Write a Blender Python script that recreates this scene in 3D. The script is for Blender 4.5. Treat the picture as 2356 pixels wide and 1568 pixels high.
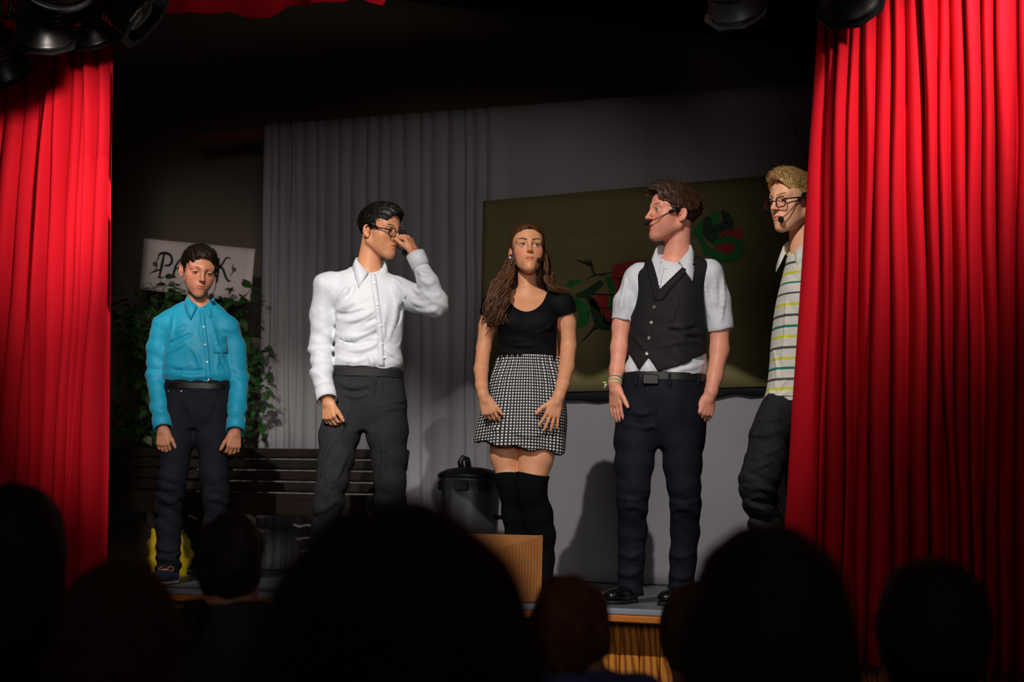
import bpy, math, random
import numpy as np
from mathutils import Vector, Matrix
for _o in list(bpy.data.objects): bpy.data.objects.remove(_o)
random.seed(7); RNG = np.random.default_rng(11)
SC = bpy.context.scene; COL = SC.collection
rad = math.radians

# ---------------------------------------------------------------- camera
PSI, FPX, CZ, ROLL, PITCH, PPX, PPY = rad(22.0), 3800.0, 1.30, 0.025, rad(3.0), 1178.0, 998.0
ZS = CZ - 0.344                      # stage floor height above the hall floor
_ff = np.array([-math.sin(PSI), math.cos(PSI), 0.0]); _rr = np.array([math.cos(PSI), math.sin(PSI), 0.0]); _up = np.array([0, 0, 1.0])
_fw = _ff*math.cos(PITCH) + _up*math.sin(PITCH); _u = _up*math.cos(PITCH) - _ff*math.sin(PITCH)
_r2 = _rr*math.cos(ROLL) + _u*math.sin(ROLL); _u2 = _u*math.cos(ROLL) - _rr*math.sin(ROLL)
CAM = np.array([0.0, 0.0, CZ])
def ray(px, py): return _fw + _r2*((px-PPX)/FPX) + _u2*((PPY-py)/FPX)
def at(px, py, Y):                   # the point at stage depth Y
    d = ray(px, py); return CAM + d*(Y/d[1])
def atd(px, py, D):                  # the point at distance D in front of the lens
    d = ray(px, py); return CAM + d*(D/float(d @ _ff))
cd = bpy.data.cameras.new('camera'); cam = bpy.data.objects.new('camera', cd); COL.objects.link(cam)
cd.sensor_width = 36.0; cd.lens = 36.0*FPX/2356.0; cd.shift_y = (PPY-784.0)/2356.0; cd.clip_start = 0.05
M = Matrix.Identity(4)
for _i in range(3):
    M[_i][0] = _r2[_i]; M[_i][1] = _u2[_i]; M[_i][2] = -_fw[_i]; M[_i][3] = CAM[_i]
cam.matrix_world = M
cd.dof.use_dof = True; cd.dof.focus_distance = 7.3; cd.dof.aperture_fstop = cd.lens/1000.0/0.024
SC.camera = cam

# ---------------------------------------------------------------- light
SC.view_settings.view_transform = 'Standard'; SC.view_settings.look = 'None'
SC.view_settings.gamma = 1.0; SC.view_settings.use_curve_mapping = False; SC.view_settings.exposure = 0.0
W = bpy.data.worlds.new('hall_dark'); SC.world = W; W.use_nodes = True
W.node_tree.nodes['Background'].inputs[0].default_value = (0.55, 0.36, 0.28, 1); W.node_tree.nodes['Background'].inputs[1].default_value = 0.044
def spot(name, loc, target, power, size, blend, color, soft=0.06):
    l = bpy.data.lights.new(name, 'SPOT'); o = bpy.data.objects.new(name, l); COL.objects.link(o)
    l.energy = power; l.spot_size = rad(size); l.spot_blend = blend; l.color = color; l.shadow_soft_size = soft
    o.location = loc; d = Vector(target) - Vector(loc); o.rotation_euler = d.to_track_quat('-Z', 'Y').to_euler()
    return o
# front-of-house profile spots hung on the hall's lighting bar, a wide wash and two floods on the curtains
spot('front_spot', (-2.05, 1.3, 5.75), (-2.50, 7.0, ZS+0.95), 1150, 27, 0.5, (1.0, 0.94, 0.88), 0.04)
spot('front_spot_side', (-1.7, 0.6, 5.2), (-4.30, 6.9, ZS+1.0), 1200, 17, 0.6, (1.0, 0.93, 0.87), 0.04)
spot('front_wash', (0.9, -1.2, 2.9), (-4.1, 9.0, ZS+1.20), 600, 32, 1.0, (1.0, 0.92, 0.88), 1.0)
spot('curtain_flood', (-0.35, 5.35, ZS+2.70), (-0.80, 6.3, ZS+1.90), 190, 56, 1.0, (1.0, 0.85, 0.78), 0.04)
spot('curtain_flood.001', (-3.85, 5.1, ZS+2.30), (-4.70, 6.3, ZS+1.85), 150, 50, 1.0, (1.0, 0.85, 0.78), 0.04)

# ---------------------------------------------------------------- helpers
def lin(c):
    return tuple((v/12.92 if v <= 0.04045 else ((v+0.055)/1.055)**2.4) for v in [x/255.0 for x in c])
def rgba(c): return (*lin(c), 1.0)
_mats = {}
def mat(name, col, rough=0.7, bump=0.0, bscale=200.0, vary=0.0, vscale=8.0, metal=0.0, spec=0.5, sheen=0.0, trans=0.0, attr=None, stretch=None, emis=0.0, coat=0.0, detail=3.0, wr=0.0, wscale=7.0, wstretch=(1, 1, 1)):
    if name in _mats: return _mats[name]
    m = bpy.data.materials.new(name); m.use_nodes = True; nt = m.node_tree; b = nt.nodes['Principled BSDF']; N = nt.nodes.new; L = nt.links.new
    b.inputs['Base Color'].default_value = rgba(col); b.inputs['Roughness'].default_value = rough; b.inputs['Metallic'].default_value = metal
    b.inputs['Specular IOR Level'].default_value = spec; b.inputs['Sheen Weight'].default_value = sheen; b.inputs['Transmission Weight'].default_value = trans
    b.inputs['Coat Weight'].default_value = coat
    if emis: b.inputs['Emission Color'].default_value = rgba(col); b.inputs['Emission Strength'].default_value = emis
    tc = N('ShaderNodeTexCoord'); mp = N('ShaderNodeMapping'); L(tc.outputs['Object'], mp.inputs['Vector'])
    if stretch: mp.inputs['Scale'].default_value = stretch
    last = None
    if vary > 0:
        n = N('ShaderNodeTexNoise'); n.inputs['Scale'].default_value = vscale; n.inputs['Detail'].default_value = detail; L(mp.outputs[0], n.inputs['Vector'])
        r = N('ShaderNodeMapRange'); r.inputs[3].default_value = 1-vary; r.inputs[4].default_value = 1+vary; r.inputs[1].default_value = 0.25; r.inputs[2].default_value = 0.75; L(n.outputs[0], r.inputs[0])
        mx = N('ShaderNodeMix'); mx.data_type = 'RGBA'; mx.blend_type = 'MULTIPLY'; mx.inputs[0].default_value = 1.0
        mx.inputs[6].default_value = rgba(col); L(r.outputs[0], mx.inputs[7]); last = mx.outputs[2]
    if attr:
        a = N('ShaderNodeAttribute'); a.attribute_name = attr
        mx = N('ShaderNodeMix'); mx.data_type = 'RGBA'; mx.blend_type = 'MULTIPLY'; mx.inputs[0].default_value = 1.0
        if last: L(last, mx.inputs[6])
        else: mx.inputs[6].default_value = rgba(col)
        L(a.outputs['Color'], mx.inputs[7]); last = mx.outputs[2]
    if last: L(last, b.inputs['Base Color'])
    if bump > 0:
        n = N('ShaderNodeTexNoise'); n.inputs['Scale'].default_value = bscale; n.inputs['Detail'].default_value = 2.0; L(mp.outputs[0], n.inputs['Vector'])
        bp = N('ShaderNodeBump'); bp.inputs['Strength'].default_value = bump; bp.inputs['Distance'].default_value = 0.004; L(n.outputs[0], bp.inputs['Height']); L(bp.outputs[0], b.inputs['Normal'])
    if wr > 0:      # crisp cloth creases
        mw = N('ShaderNodeMapping'); mw.inputs['Scale'].default_value = wstretch; L(tc.outputs['Object'], mw.inputs['Vector'])
        n2 = N('ShaderNodeTexNoise'); n2.noise_type = 'RIDGED_MULTIFRACTAL'; n2.inputs['Scale'].default_value = wscale; n2.inputs['Detail'].default_value = 1.6; n2.inputs['Distortion'].default_value = 1.4; L(mw.outputs[0], n2.inputs['Vector'])
        b2 = N('ShaderNodeBump'); b2.inputs['Strength'].default_value = wr; b2.inputs['Distance'].default_value = 0.02; L(n2.outputs[0], b2.inputs['Height'])
        if bump > 0: L(bp.outputs[0], b2.inputs['Normal'])
        L(b2.outputs[0], b.inputs['Normal'])
    _mats[name] = m; return m

def tag(o, label=None, cat=None, group=None, kind=None):
    if label: o['label'] = label
    if cat: o['category'] = cat
    if group: o['group'] = group
    if kind: o['kind'] = kind
    return o
def empty(name, loc=(0, 0, 0), rz=0.0):
    o = bpy.data.objects.new(name, None); COL.objects.link(o); o.location = loc; o.rotation_euler = (0, 0, rz); o.empty_display_size = 0.1; return o
def link(name, me, m=None, parent=None, loc=None, rot=None):
    o = bpy.data.objects.new(name, me); COL.objects.link(o)
    if m is not None and not me.materials: me.materials.append(m)
    if parent is not None: o.parent = parent
    if loc is not None: o.location = loc
    if rot is not None: o.rotation_euler = rot
    return o
def mesh_np(name, V, Q, smooth=True, tint=None):
    me = bpy.data.meshes.new(name); V = np.asarray(V, np.float32); Q = np.asarray(Q, np.int32); n = Q.shape[1]
    me.vertices.add(len(V)); me.vertices.foreach_set('co', V.ravel())
    me.loops.add(Q.size); me.loops.foreach_set('vertex_index', Q.ravel())
    me.polygons.add(len(Q)); me.polygons.foreach_set('loop_start', np.arange(0, Q.size, n, dtype=np.int32))
    me.update(calc_edges=True)
    me.polygons.foreach_set('use_smooth', np.full(len(Q), smooth, bool))
    if tint is not None:
        a = me.attributes.new('tint', 'FLOAT_COLOR', 'POINT'); a.data.foreach_set('color', np.asarray(tint, np.float32).ravel())
    return me
class MB:                                   # collects simple shapes into one mesh
    def __init__(s): s.v = []; s.f = []
    def add(s, vs, fs):
        n = len(s.v); s.v += [tuple(map(float, v)) for v in vs]; s.f += [tuple(i+n for i in f) for f in fs]; return s
    def box(s, c, h, R=None, ch=0.0):       # centre, half sizes, chamfer
        c = np.array(c, float); P = []
        if ch <= 0:
            for z in (-1, 1):
                for y in (-1, 1):
                    for x in (-1, 1): P.append(np.array([x*h[0], y*h[1], z*h[2]]))
            F = [(0, 2, 3, 1), (4, 5, 7, 6), (0, 1, 5, 4), (2, 6, 7, 3), (0, 4, 6, 2), (1, 3, 7, 5)]
        else:
            a = ch; X, Y, Z = h
            for z in (-Z, -Z+a, Z-a, Z):
                k = a if abs(abs(z)-Z) < 1e-9 else 0.0
                for (x, y) in ((-X+k+a*(k == 0), -Y+k), (X-k-a*(k == 0), -Y+k), (X-k, -Y+k+a*(k == 0)), (X-k, Y-k-a*(k == 0)), (X-k-a*(k == 0), Y-k), (-X+k+a*(k == 0), Y-k), (-X+k, Y-k-a*(k == 0)), (-X+k, -Y+k+a*(k == 0))): P.append(np.array([x, y, z]))
            F = [tuple(reversed(range(8))), tuple(range(24, 32))]
            for l in range(3):
                for i in range(8): F.append((l*8+i, l*8+(i+1) % 8, l*8+8+(i+1) % 8, l*8+8+i))
        if R is not None: P = [R @ p for p in P]
        return s.add([c+p for p in P], F)
    def tube(s, pts, rs, n=8, cap=True, flat=1.0):
        pts = [np.array(p, float) for p in pts]; rs = [rs]*len(pts) if np.isscalar(rs) else rs; V = []; up = None
        for i, p in enumerate(pts):
            t = pts[min(i+1, len(pts)-1)] - pts[max(i-1, 0)]; t = t/(np.linalg.norm(t)+1e-12)
            if up is None: up = np.array([0, 0, 1.0]) if abs(t[2]) < 0.9 else np.array([0, 1.0, 0])
            a = np.cross(up, t); a /= np.linalg.norm(a)+1e-12; b = np.cross(t, a); up = b
            for k in range(n):
                w = 2*math.pi*k/n; V.append(p + (a*math.cos(w) + b*math.sin(w)*flat)*rs[i])
        F = []
        for i in range(len(pts)-1):
            for k in range(n): F.append((i*n+k, i*n+(k+1) % n, (i+1)*n+(k+1) % n, (i+1)*n+k))
        if cap: F += [tuple(reversed(range(n))), tuple(range((len(pts)-1)*n, len(pts)*n))]
        return s.add(V, F)
    def lathe(s, prof, n=24, o=(0, 0, 0), R=None):   # profile (r, z)
        V = []; o = np.array(o, float)
        for (r, z) in prof:
            for k in range(n):
                w = 2*math.pi*k/n; p = np.array([r*math.cos(w), r*math.sin(w), z]); V.append(o + (R @ p if R is not None else p))
        F = []
        for i in range(len(prof)-1):
            for k in range(n): F.append((i*n+k, i*n+(k+1) % n, (i+1)*n+(k+1) % n, (i+1)*n+k))
        if prof[0][0] > 1e-6: F.append(tuple(reversed(range(n))))
        if prof[-1][0] > 1e-6: F.append(tuple(range((len(prof)-1)*n, len(prof)*n)))
        return s.add(V, F)
    def ball(s, c, r, n=12, R=None):
        r = (r, r, r) if np.isscalar(r) else r; V = []; c = np.array(c, float)
        for i in range(1, n//2):
            a = math.pi*i/(n//2)
            for k in range(n):
                w = 2*math.pi*k/n; p = np.array([r[0]*math.sin(a)*math.cos(w), r[1]*math.sin(a)*math.sin(w), r[2]*math.cos(a)]); V.append(c + (R @ p if R is not None else p))
        t = np.array([0, 0, r[2]]); t = R @ t if R is not None else t
        V += [c+t, c-t]; m = n//2-1; F = []
        for i in range(m-1):
            for k in range(n): F.append((i*n+k, (i+1)*n+k, (i+1)*n+(k+1) % n, i*n+(k+1) % n))
        for k in range(n): F.append((m*n, k, (k+1) % n)); F.append((m*n+1, (m-1)*n+(k+1) % n, (m-1)*n+k))
        return s.add(V, F)
    def build(s, name, m, parent=None, smooth=False, loc=None, rot=None, solid=0.0, bevel=0.0):
        me = bpy.data.meshes.new(name); me.from_pydata(s.v, [], s.f); me.update()
        if smooth: me.polygons.foreach_set('use_smooth', [True]*len(me.polygons))
        o = link(name, me, m, parent, loc, rot)
        if solid: md = o.modifiers.new('thickness', 'SOLIDIFY'); md.thickness = solid; md.offset = 0
        if bevel: md = o.modifiers.new('bevel', 'BEVEL'); md.width = bevel; md.segments = 2; md.limit_method = 'ANGLE'
        return o
def Rx(a): c, s = math.cos(a), math.sin(a); return np.array([[1, 0, 0], [0, c, -s], [0, s, c]])
def Ry(a): c, s = math.cos(a), math.sin(a); return np.array([[c, 0, s], [0, 1, 0], [-s, 0, c]])
def Rz(a): c, s = math.cos(a), math.sin(a); return np.array([[c, -s, 0], [s, c, 0], [0, 0, 1]])
def catmull(pts, n):
    P = np.array(pts, float); m = len(P); out = []
    for t in np.linspace(0, m-1-1e-9, n):
        i = int(t); u = t-i; p0, p1, p2, p3 = P[max(i-1, 0)], P[i], P[min(i+1, m-1)], P[min(i+2, m-1)]
        out.append(0.5*((2*p1) + (-p0+p2)*u + (2*p0-5*p1+4*p2-p3)*u*u + (-p0+3*p1-3*p2+p3)*u**3))
    return np.array(out)
def polyfill(mb, outline, y, th):           # flat plate in the XZ plane with thickness (ear-clipped outline)
    from mathutils.geometry import tessellate_polygon
    P = [Vector((p[0], p[1], 0)) for p in outline]; T = tessellate_polygon([P]); n = len(P)
    V = [(p[0], y, p[1]) for p in outline] + [(p[0], y+th, p[1]) for p in outline]; F = []
    for t in T: F.append(tuple(t)); F.append(tuple(n+i for i in reversed(t)))
    for i in range(n): j = (i+1) % n; F.append((i, j, n+j, n+i))
    mb.add(V, F)
    return mb

# ---------------------------------------------------------------- implicit surfaces (smooth unions of simple solids, meshed on a grid)
def axis(lo, hi, h, fine=()):
    a = [lo]; x = lo
    while x < hi:
        st = h
        for (u, v, s) in fine:
            if u - s <= x < v: st = min(st, s)
        x += st; a.append(x)
    return np.array(a, np.float32)
class Field:
    def __init__(s, lo, hi, h, fx=(), fy=(), fz=()):
        hh = (h, h, h) if np.isscalar(h) else h
        s.ax = [axis(lo[i], hi[i], hh[i], (fx, fy, fz)[i]) for i in range(3)]
        s.F = np.full([len(a) for a in s.ax], 1.0, np.float32)
    def blk(s, lo, hi):
        sl = []
        for i in range(3):
            a = int(np.searchsorted(s.ax[i], lo[i])); b = int(np.searchsorted(s.ax[i], hi[i], side='right'))
            if b <= a: return None, None
            sl.append(slice(a, b))
        return tuple(sl), (s.ax[0][sl[0]][:, None, None], s.ax[1][sl[1]][None, :, None], s.ax[2][sl[2]][None, None, :])
    def put(s, fn, lo, hi, k, op):
        mg = abs(k) + 0.02; sl, P = s.blk([v-mg for v in lo], [v+mg for v in hi])
        if sl is None: return s
        d = fn(*P).astype(np.float32); A = s.F[sl]
        if op == 'u':
            if k > 0: h = np.maximum(k-np.abs(A-d), 0)/k; s.F[sl] = np.minimum(A, d) - h*h*k*0.25
            else: s.F[sl] = np.minimum(A, d)
        else:
            if k > 0: h = np.maximum(k-np.abs(A+d), 0)/k; s.F[sl] = np.maximum(A, -d) + h*h*k*0.25
            else: s.F[sl] = np.maximum(A, -d)
        return s
    def cone(s, a, b, r1, r2, k=0.0, op='u', sq=None):
        a = np.array(a, float); b = np.array(b, float); ab = b-a; L = float(ab @ ab)+1e-12; R = max(r1, r2)
        def fn(X, Y, Z):
            t = np.clip(((X-a[0])*ab[0] + (Y-a[1])*ab[1] + (Z-a[2])*ab[2])/L, 0, 1)
            return np.sqrt((X-a[0]-t*ab[0])**2 + (Y-a[1]-t*ab[1])**2 + (Z-a[2]-t*ab[2])**2) - (r1+(r2-r1)*t)
        return s.put(fn, np.minimum(a, b)-R, np.maximum(a, b)+R, k, op)
    def chain(s, pts, rs, k=0.0, op='u', kk=None):
        for i in range(len(pts)-1): s.cone(pts[i], pts[i+1], rs[i], rs[i+1], k if i == 0 else (kk if kk is not None else k), op)
        return s
    def ell(s, c, r, k=0.0, op='u', R=None):
        c = np.array(c, float); r = [r]*3 if np.isscalar(r) else r; RR = np.eye(3) if R is None else np.array(R); m = max(r)
        def fn(X, Y, Z):
            x, y, z = X-c[0], Y-c[1], Z-c[2]
            u = (RR[0, 0]*x+RR[1, 0]*y+RR[2, 0]*z)/r[0]; v = (RR[0, 1]*x+RR[1, 1]*y+RR[2, 1]*z)/r[1]; w = (RR[0, 2]*x+RR[1, 2]*y+RR[2, 2]*z)/r[2]
            k0 = np.sqrt(u*u+v*v+w*w); k1 = np.sqrt((u/r[0])**2+(v/r[1])**2+(w/r[2])**2)+1e-9
            return k0*(k0-1)/k1
        return s.put(fn, c-m, c+m, k, op)
    def box(s, c, h, k=0.0, op='u', R=None, rd=0.005):
        c = np.array(c, float); RR = np.eye(3) if R is None else np.array(R); m = float(np.linalg.norm(h))
        def fn(X, Y, Z):
            x, y, z = X-c[0], Y-c[1], Z-c[2]
            q = [np.abs(RR[0, i]*x+RR[1, i]*y+RR[2, i]*z)-h[i]+rd for i in range(3)]
            return np.sqrt(sum(np.maximum(v, 0)**2 for v in q)) + np.minimum(np.maximum(np.maximum(q[0], q[1]), q[2]), 0) - rd
        return s.put(fn, c-m, c+m, k, op)
    def loft(s, lev, k=0.0, op='u', p=2.3, grow=0.0):    # levels (z, cx, cy, rx, ry, yaw)
        lev = sorted(lev); T = catmull(lev, 240); T = T[np.argsort(T[:, 0])]; z0, z1 = lev[0][0], lev[-1][0]
        xm = max(l[3] for l in lev)+max(l[4] for l in lev)
        lo = (min(l[1] for l in lev)-xm, min(l[2] for l in lev)-xm, z0); hi = (max(l[1] for l in lev)+xm, max(l[2] for l in lev)+xm, z1)
        def fn(X, Y, Z):
            q = [np.interp(Z, T[:, 0], T[:, i]) for i in range(1, 6)]; c, sn = np.cos(q[4]), np.sin(q[4])
            x = c*(X-q[0])+sn*(Y-q[1]); y = -sn*(X-q[0])+c*(Y-q[1]); rx, ry = q[2]+grow, q[3]+grow
            rd = np.sqrt(x*x+y*y)+1e-4; k0 = (np.abs(x/rx)**p+np.abs(y/ry)**p)**(1/p)+1e-4
            return np.maximum(rd-rd/k0, np.maximum(z0-Z, Z-z1))
        return s.put(fn, lo, hi, k, op)
    def clip(s, fn, k=0.0):                # keep where fn(X,Y,Z) < 0
        d = fn(s.ax[0][:, None, None], s.ax[1][None, :, None], s.ax[2][None, None, :])
        s.F = np.maximum(s.F, np.broadcast_to(d, s.F.shape).astype(np.float32)); return s
    def disp(s, fn, band=0.03):            # push the surface out by fn(P) near it
        I = np.argwhere(np.abs(s.F) < band); P = np.stack([s.ax[i][I[:, i]] for i in range(3)], 1)
        s.F[I[:, 0], I[:, 1], I[:, 2]] -= fn(P).astype(np.float32); return s
    def sample(s, p):
        g = []
        for i in range(3):
            a = s.ax[i]; j = int(np.clip(np.searchsorted(a, p[i])-1, 0, len(a)-2)); g.append((j, float(np.clip((p[i]-a[j])/(a[j+1]-a[j]), 0, 1))))
        v = 0.0
        for dx in (0, 1):
            for dy in (0, 1):
                for dz in (0, 1):
                    w = (g[0][1] if dx else 1-g[0][1])*(g[1][1] if dy else 1-g[1][1])*(g[2][1] if dz else 1-g[2][1])
                    v += w*float(s.F[g[0][0]+dx, g[1][0]+dy, g[2][0]+dz])
        return v
    def march(s, p, d, far=0.4, st=0.0015):
        p = np.array(p, float); d = np.array(d, float); d /= np.linalg.norm(d); t = 0.0
        while t < far:
            v = s.sample(p+d*t)
            if v < 0: return p+d*t
            t += max(st, min(v*0.5, 0.02))
        return None
    def normal(s, p, e=0.004):
        n = np.array([s.sample(np.array(p)+np.eye(3)[i]*e)-s.sample(np.array(p)-np.eye(3)[i]*e) for i in range(3)]); return n/(np.linalg.norm(n)+1e-9)
    def mesh(s, smooth=1):
        F = s.F; S = F < 0
        cnt = np.zeros([n-1 for n in F.shape], np.uint8); O = [(i, j, k) for i in (0, 1) for j in (0, 1) for k in (0, 1)]
        nx, ny, nz = cnt.shape
        for (i, j, k) in O: cnt += S[i:i+nx, j:j+ny, k:k+nz]
        act = (cnt > 0) & (cnt < 8); I = np.argwhere(act); N = len(I); vid = np.full(cnt.shape, -1, np.int32); vid[act] = np.arange(N, dtype=np.int32)
        val = [F[I[:, 0]+o[0], I[:, 1]+o[1], I[:, 2]+o[2]] for o in O]
        pos = [np.stack([s.ax[a][I[:, a]+o[a]] for a in range(3)], 1) for o in O]
        acc = np.zeros((N, 3)); n = np.zeros(N)
        for a in range(8):
            for b in range(a+1, 8):
                if sum(abs(O[a][q]-O[b][q]) for q in range(3)) != 1: continue
                m = (val[a] < 0) != (val[b] < 0); t = np.where(m, val[a]/np.where(m, val[a]-val[b], 1), 0)
                acc += np.where(m[:, None], pos[a]+(pos[b]-pos[a])*t[:, None], 0); n += m
        V = acc/n[:, None]; Q = []
        for axn in range(3):
            A = S[:-1] if axn == 0 else (S[:, :-1] if axn == 1 else S[:, :, :-1]); B = S[1:] if axn == 0 else (S[:, 1:] if axn == 1 else S[:, :, 1:])
            E = np.argwhere(A != B); o1, o2 = [(1, 2), (2, 0), (0, 1)][axn]
            ok = (E[:, o1] > 0) & (E[:, o1] < F.shape[o1]-1) & (E[:, o2] > 0) & (E[:, o2] < F.shape[o2]-1); E = E[ok]
            ins = A[E[:, 0], E[:, 1], E[:, 2]]; C = []
            for (d1, d2) in ((1, 1), (0, 1), (0, 0), (1, 0)):
                G = E.copy(); G[:, o1] -= d1; G[:, o2] -= d2; C.append(vid[G[:, 0], G[:, 1], G[:, 2]])
            q = np.stack(C, 1); q[~ins] = q[~ins][:, ::-1]; Q.append(q)
        Q = np.concatenate(Q)
        for _ in range(smooth):
            a = np.concatenate([Q[:, i] for i in range(4)]); b = np.concatenate([Q[:, (i+1) % 4] for i in range(4)])
            w = np.bincount(a, minlength=N)+np.bincount(b, minlength=N)
            W3 = np.stack([np.bincount(a, V[b, i], N)+np.bincount(b, V[a, i], N) for i in range(3)], 1)
            V = np.where(w[:, None] > 0, V*0.45 + 0.55*W3/np.maximum(w, 1)[:, None], V)
        return V, Q
def snoise(P, f, seed=0):                   # cheap smooth noise from warped sines
    r = np.random.default_rng(seed); v = 0
    for _ in range(5):
        d = r.normal(size=3); d /= np.linalg.norm(d); v = v + np.sin(P @ (d*f*r.uniform(0.7, 1.5)) + r.uniform(0, 6.28))
    return v/2.5
def waves(P, d, f, seed=0, warp=1.2, wf=14.0):   # fold-like waves across direction d
    d = np.array(d, float)/np.linalg.norm(d); ph = P @ d*f + warp*snoise(P, wf, seed); w = np.sin(ph)
    return np.sign(w)*np.abs(w)**0.8
def folds(P, d, f, seed=0, warp=1.0, wf=9.0, patch=9.0, thr=.25):   # rounded folds with sharp valleys, coming and going in patches
    d = np.array(d, float)/np.linalg.norm(d); ph = P @ d*f + warp*snoise(P, wf, seed)
    return (np.abs(np.sin(ph))**.55-.75)*np.clip(snoise(P, patch, seed+5)*.9+thr, 0, 1)
def ball_mask(P, c, r): return np.exp(-(((P-np.array(c))/np.array(r))**2).sum(1))

# ---------------------------------------------------------------- the setting
def struct(o): o['kind'] = 'structure'; return o
YE, YD, YW, YC = 6.4, 9.0, 9.75, 6.28         # stage edge, drape, back wall, curtain line
XL, XR = -8.5, 1.4
M_plank = mat('stage_boards', (92, 96, 104), 0.42, 0.15, 60, 0.12, 3.0, stretch=(1, 14, 1))
M_front = mat('pine_panelling', (205, 128, 42), 0.5, 0.1, 80)
# pine grain: distorted rings along the board
def pine(m):
    nt = m.node_tree; N = nt.nodes.new; L = nt.links.new; b = nt.nodes['Principled BSDF']
    tc = N('ShaderNodeTexCoord'); oi = N('ShaderNodeObjectInfo'); ad = N('ShaderNodeVectorMath'); ad.operation = 'ADD'
    sc_ = N('ShaderNodeVectorMath'); sc_.operation = 'SCALE'; sc_.inputs[3].default_value = 7.3
    cx = N('ShaderNodeCombineXYZ'); L(oi.outputs['Random'], cx.inputs[0]); L(oi.outputs['Random'], cx.inputs[2]); L(cx.outputs[0], sc_.inputs[0])
    L(tc.outputs['Object'], ad.inputs[0]); L(sc_.outputs[0], ad.inputs[1])
    mp = N('ShaderNodeMapping'); mp.inputs['Scale'].default_value = (1, 1, 0.30); L(ad.outputs[0], mp.inputs['Vector'])
    w = N('ShaderNodeTexWave'); w.wave_type = 'RINGS'; w.rings_direction = 'SPHERICAL'; w.inputs['Scale'].default_value = 11; w.inputs['Distortion'].default_value = 3.5; w.inputs['Detail'].default_value = 2; w.inputs['Detail Scale'].default_value = 1.2
    L(mp.outputs[0], w.inputs['Vector'])
    cr = N('ShaderNodeValToRGB'); cr.color_ramp.elements[0].color = rgba((214, 138, 46)); cr.color_ramp.elements[1].color = rgba((140, 72, 18)); cr.color_ramp.elements[0].position = 0.35
    L(w.outputs['Fac'], cr.inputs[0]); L(cr.outputs[0], b.inputs['Base Color'])
pine(M_front)
M_wall = mat('plaster_wall', (120, 110, 96), 0.9, 0.2, 40, 0.08, 1.2)
M_ceil = mat('dark_timber', (74, 48, 32), 0.7, 0.2, 30, 0.25, 2.0, stretch=(1, 8, 8))
M_hall = mat('hall_floor', (70, 52, 40), 0.5, 0.1, 40, 0.15, 2.0)

struct(MB().box(((XL+XR)/2, -0.2, -0.03), ((XR-XL)/2+1.5, 6.6, 0.03)).build('hall_floor', M_hall))
# stage floor: boards running across the stage, joints open a little
sf = struct(MB().box(((XL+XR)/2, (YE+YW)/2+0.02, ZS-0.035), ((XR-XL)/2, (YW-YE)/2-0.03, 0.015)).build('floor', mat('subfloor', (25, 24, 24), 0.9)))
me0 = None; y = YE+0.05
while y < YW-0.1:
    if me0 is None: o = MB().box((0, 0, 0), ((XR-XL)/2, 0.068, 0.010), ch=0.002).build('floor_board', M_plank, sf); me0 = o.data
    else: o = link('floor_board', me0, None, sf)
    o.location = ((XL+XR)/2, y+0.07, ZS-0.010); y += 0.141
# nosing and front panelling
struct(MB().box(((XL+XR)/2, YE+0.02, ZS-0.012), ((XR-XL)/2, 0.045, 0.012), ch=0.004).build('trim_1', mat('steel_nosing', (150, 158, 170), 0.45, 0.1, 30, 0.1, 6.0, metal=0.3)))
struct(MB().box(((XL+XR)/2, YE+0.02, ZS-0.040), ((XR-XL)/2, 0.045, 0.015), ch=0.005).build('trim_2', mat('fascia_wood', (190, 112, 40), 0.5, 0.1, 40, 0.25, 5.0, stretch=(1, 10, 10))))
wf = struct(MB().box(((XL+XR)/2, YE+0.17, (ZS-0.06)/2), ((XR-XL)/2, 0.02, (ZS-0.06)/2)).build('wall_front', mat('panel_backing', (60, 32, 12), 0.9)))
bw = 0.086; n = int((XR-XL)/bw); pm = None
for i in range(n):
    x = XL+bw*(i+0.5)
    if pm is None: o = MB().box((0, 0, 0), (bw/2-0.0018, 0.010, (ZS-0.06)/2), ch=0.006).build('plank', M_front, wf); pm = o.data
    else: o = link('plank', pm, None, wf)
    o.location = (x, YE+0.138, (ZS-0.06)/2)
# back wall, side walls, sloping timber ceiling
struct(MB().box(((XL+XR)/2, YW+0.06, 2.9), ((XR-XL)/2+0.3, 0.06, 2.9)).build('wall_back', M_wall))
struct(MB().box((XL-0.06, 7.6, 2.9), (0.06, 2.2, 2.9)).build('wall_left', M_wall))
struct(MB().box((XR+0.06, 7.6, 2.9), (0.06, 2.2, 2.9)).build('wall_right', M_wall))
pa, pb = at(1180, 0, YW), at(1880, 84, YW); sl = (pb[2]-pa[2])/(pb[0]-pa[0])
zc = lambda x: pa[2]+sl*(x-pa[0])
mb = MB(); y0, y1, th = 6.9, YW, 0.12
mb.add([(XL, y0, zc(XL)), (XR, y0, zc(XR)), (XR, y1, zc(XR)), (XL, y1, zc(XL)), (XL, y0, zc(XL)+th), (XR, y0, zc(XR)+th), (XR, y1, zc(XR)+th), (XL, y1, zc(XL)+th)],
       [(0, 3, 2, 1), (4, 5, 6, 7), (0, 1, 5, 4), (2, 3, 7, 6), (1, 2, 6, 5), (0, 4, 7, 3)])
ce = struct(mb.build('ceiling', M_ceil))
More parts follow.
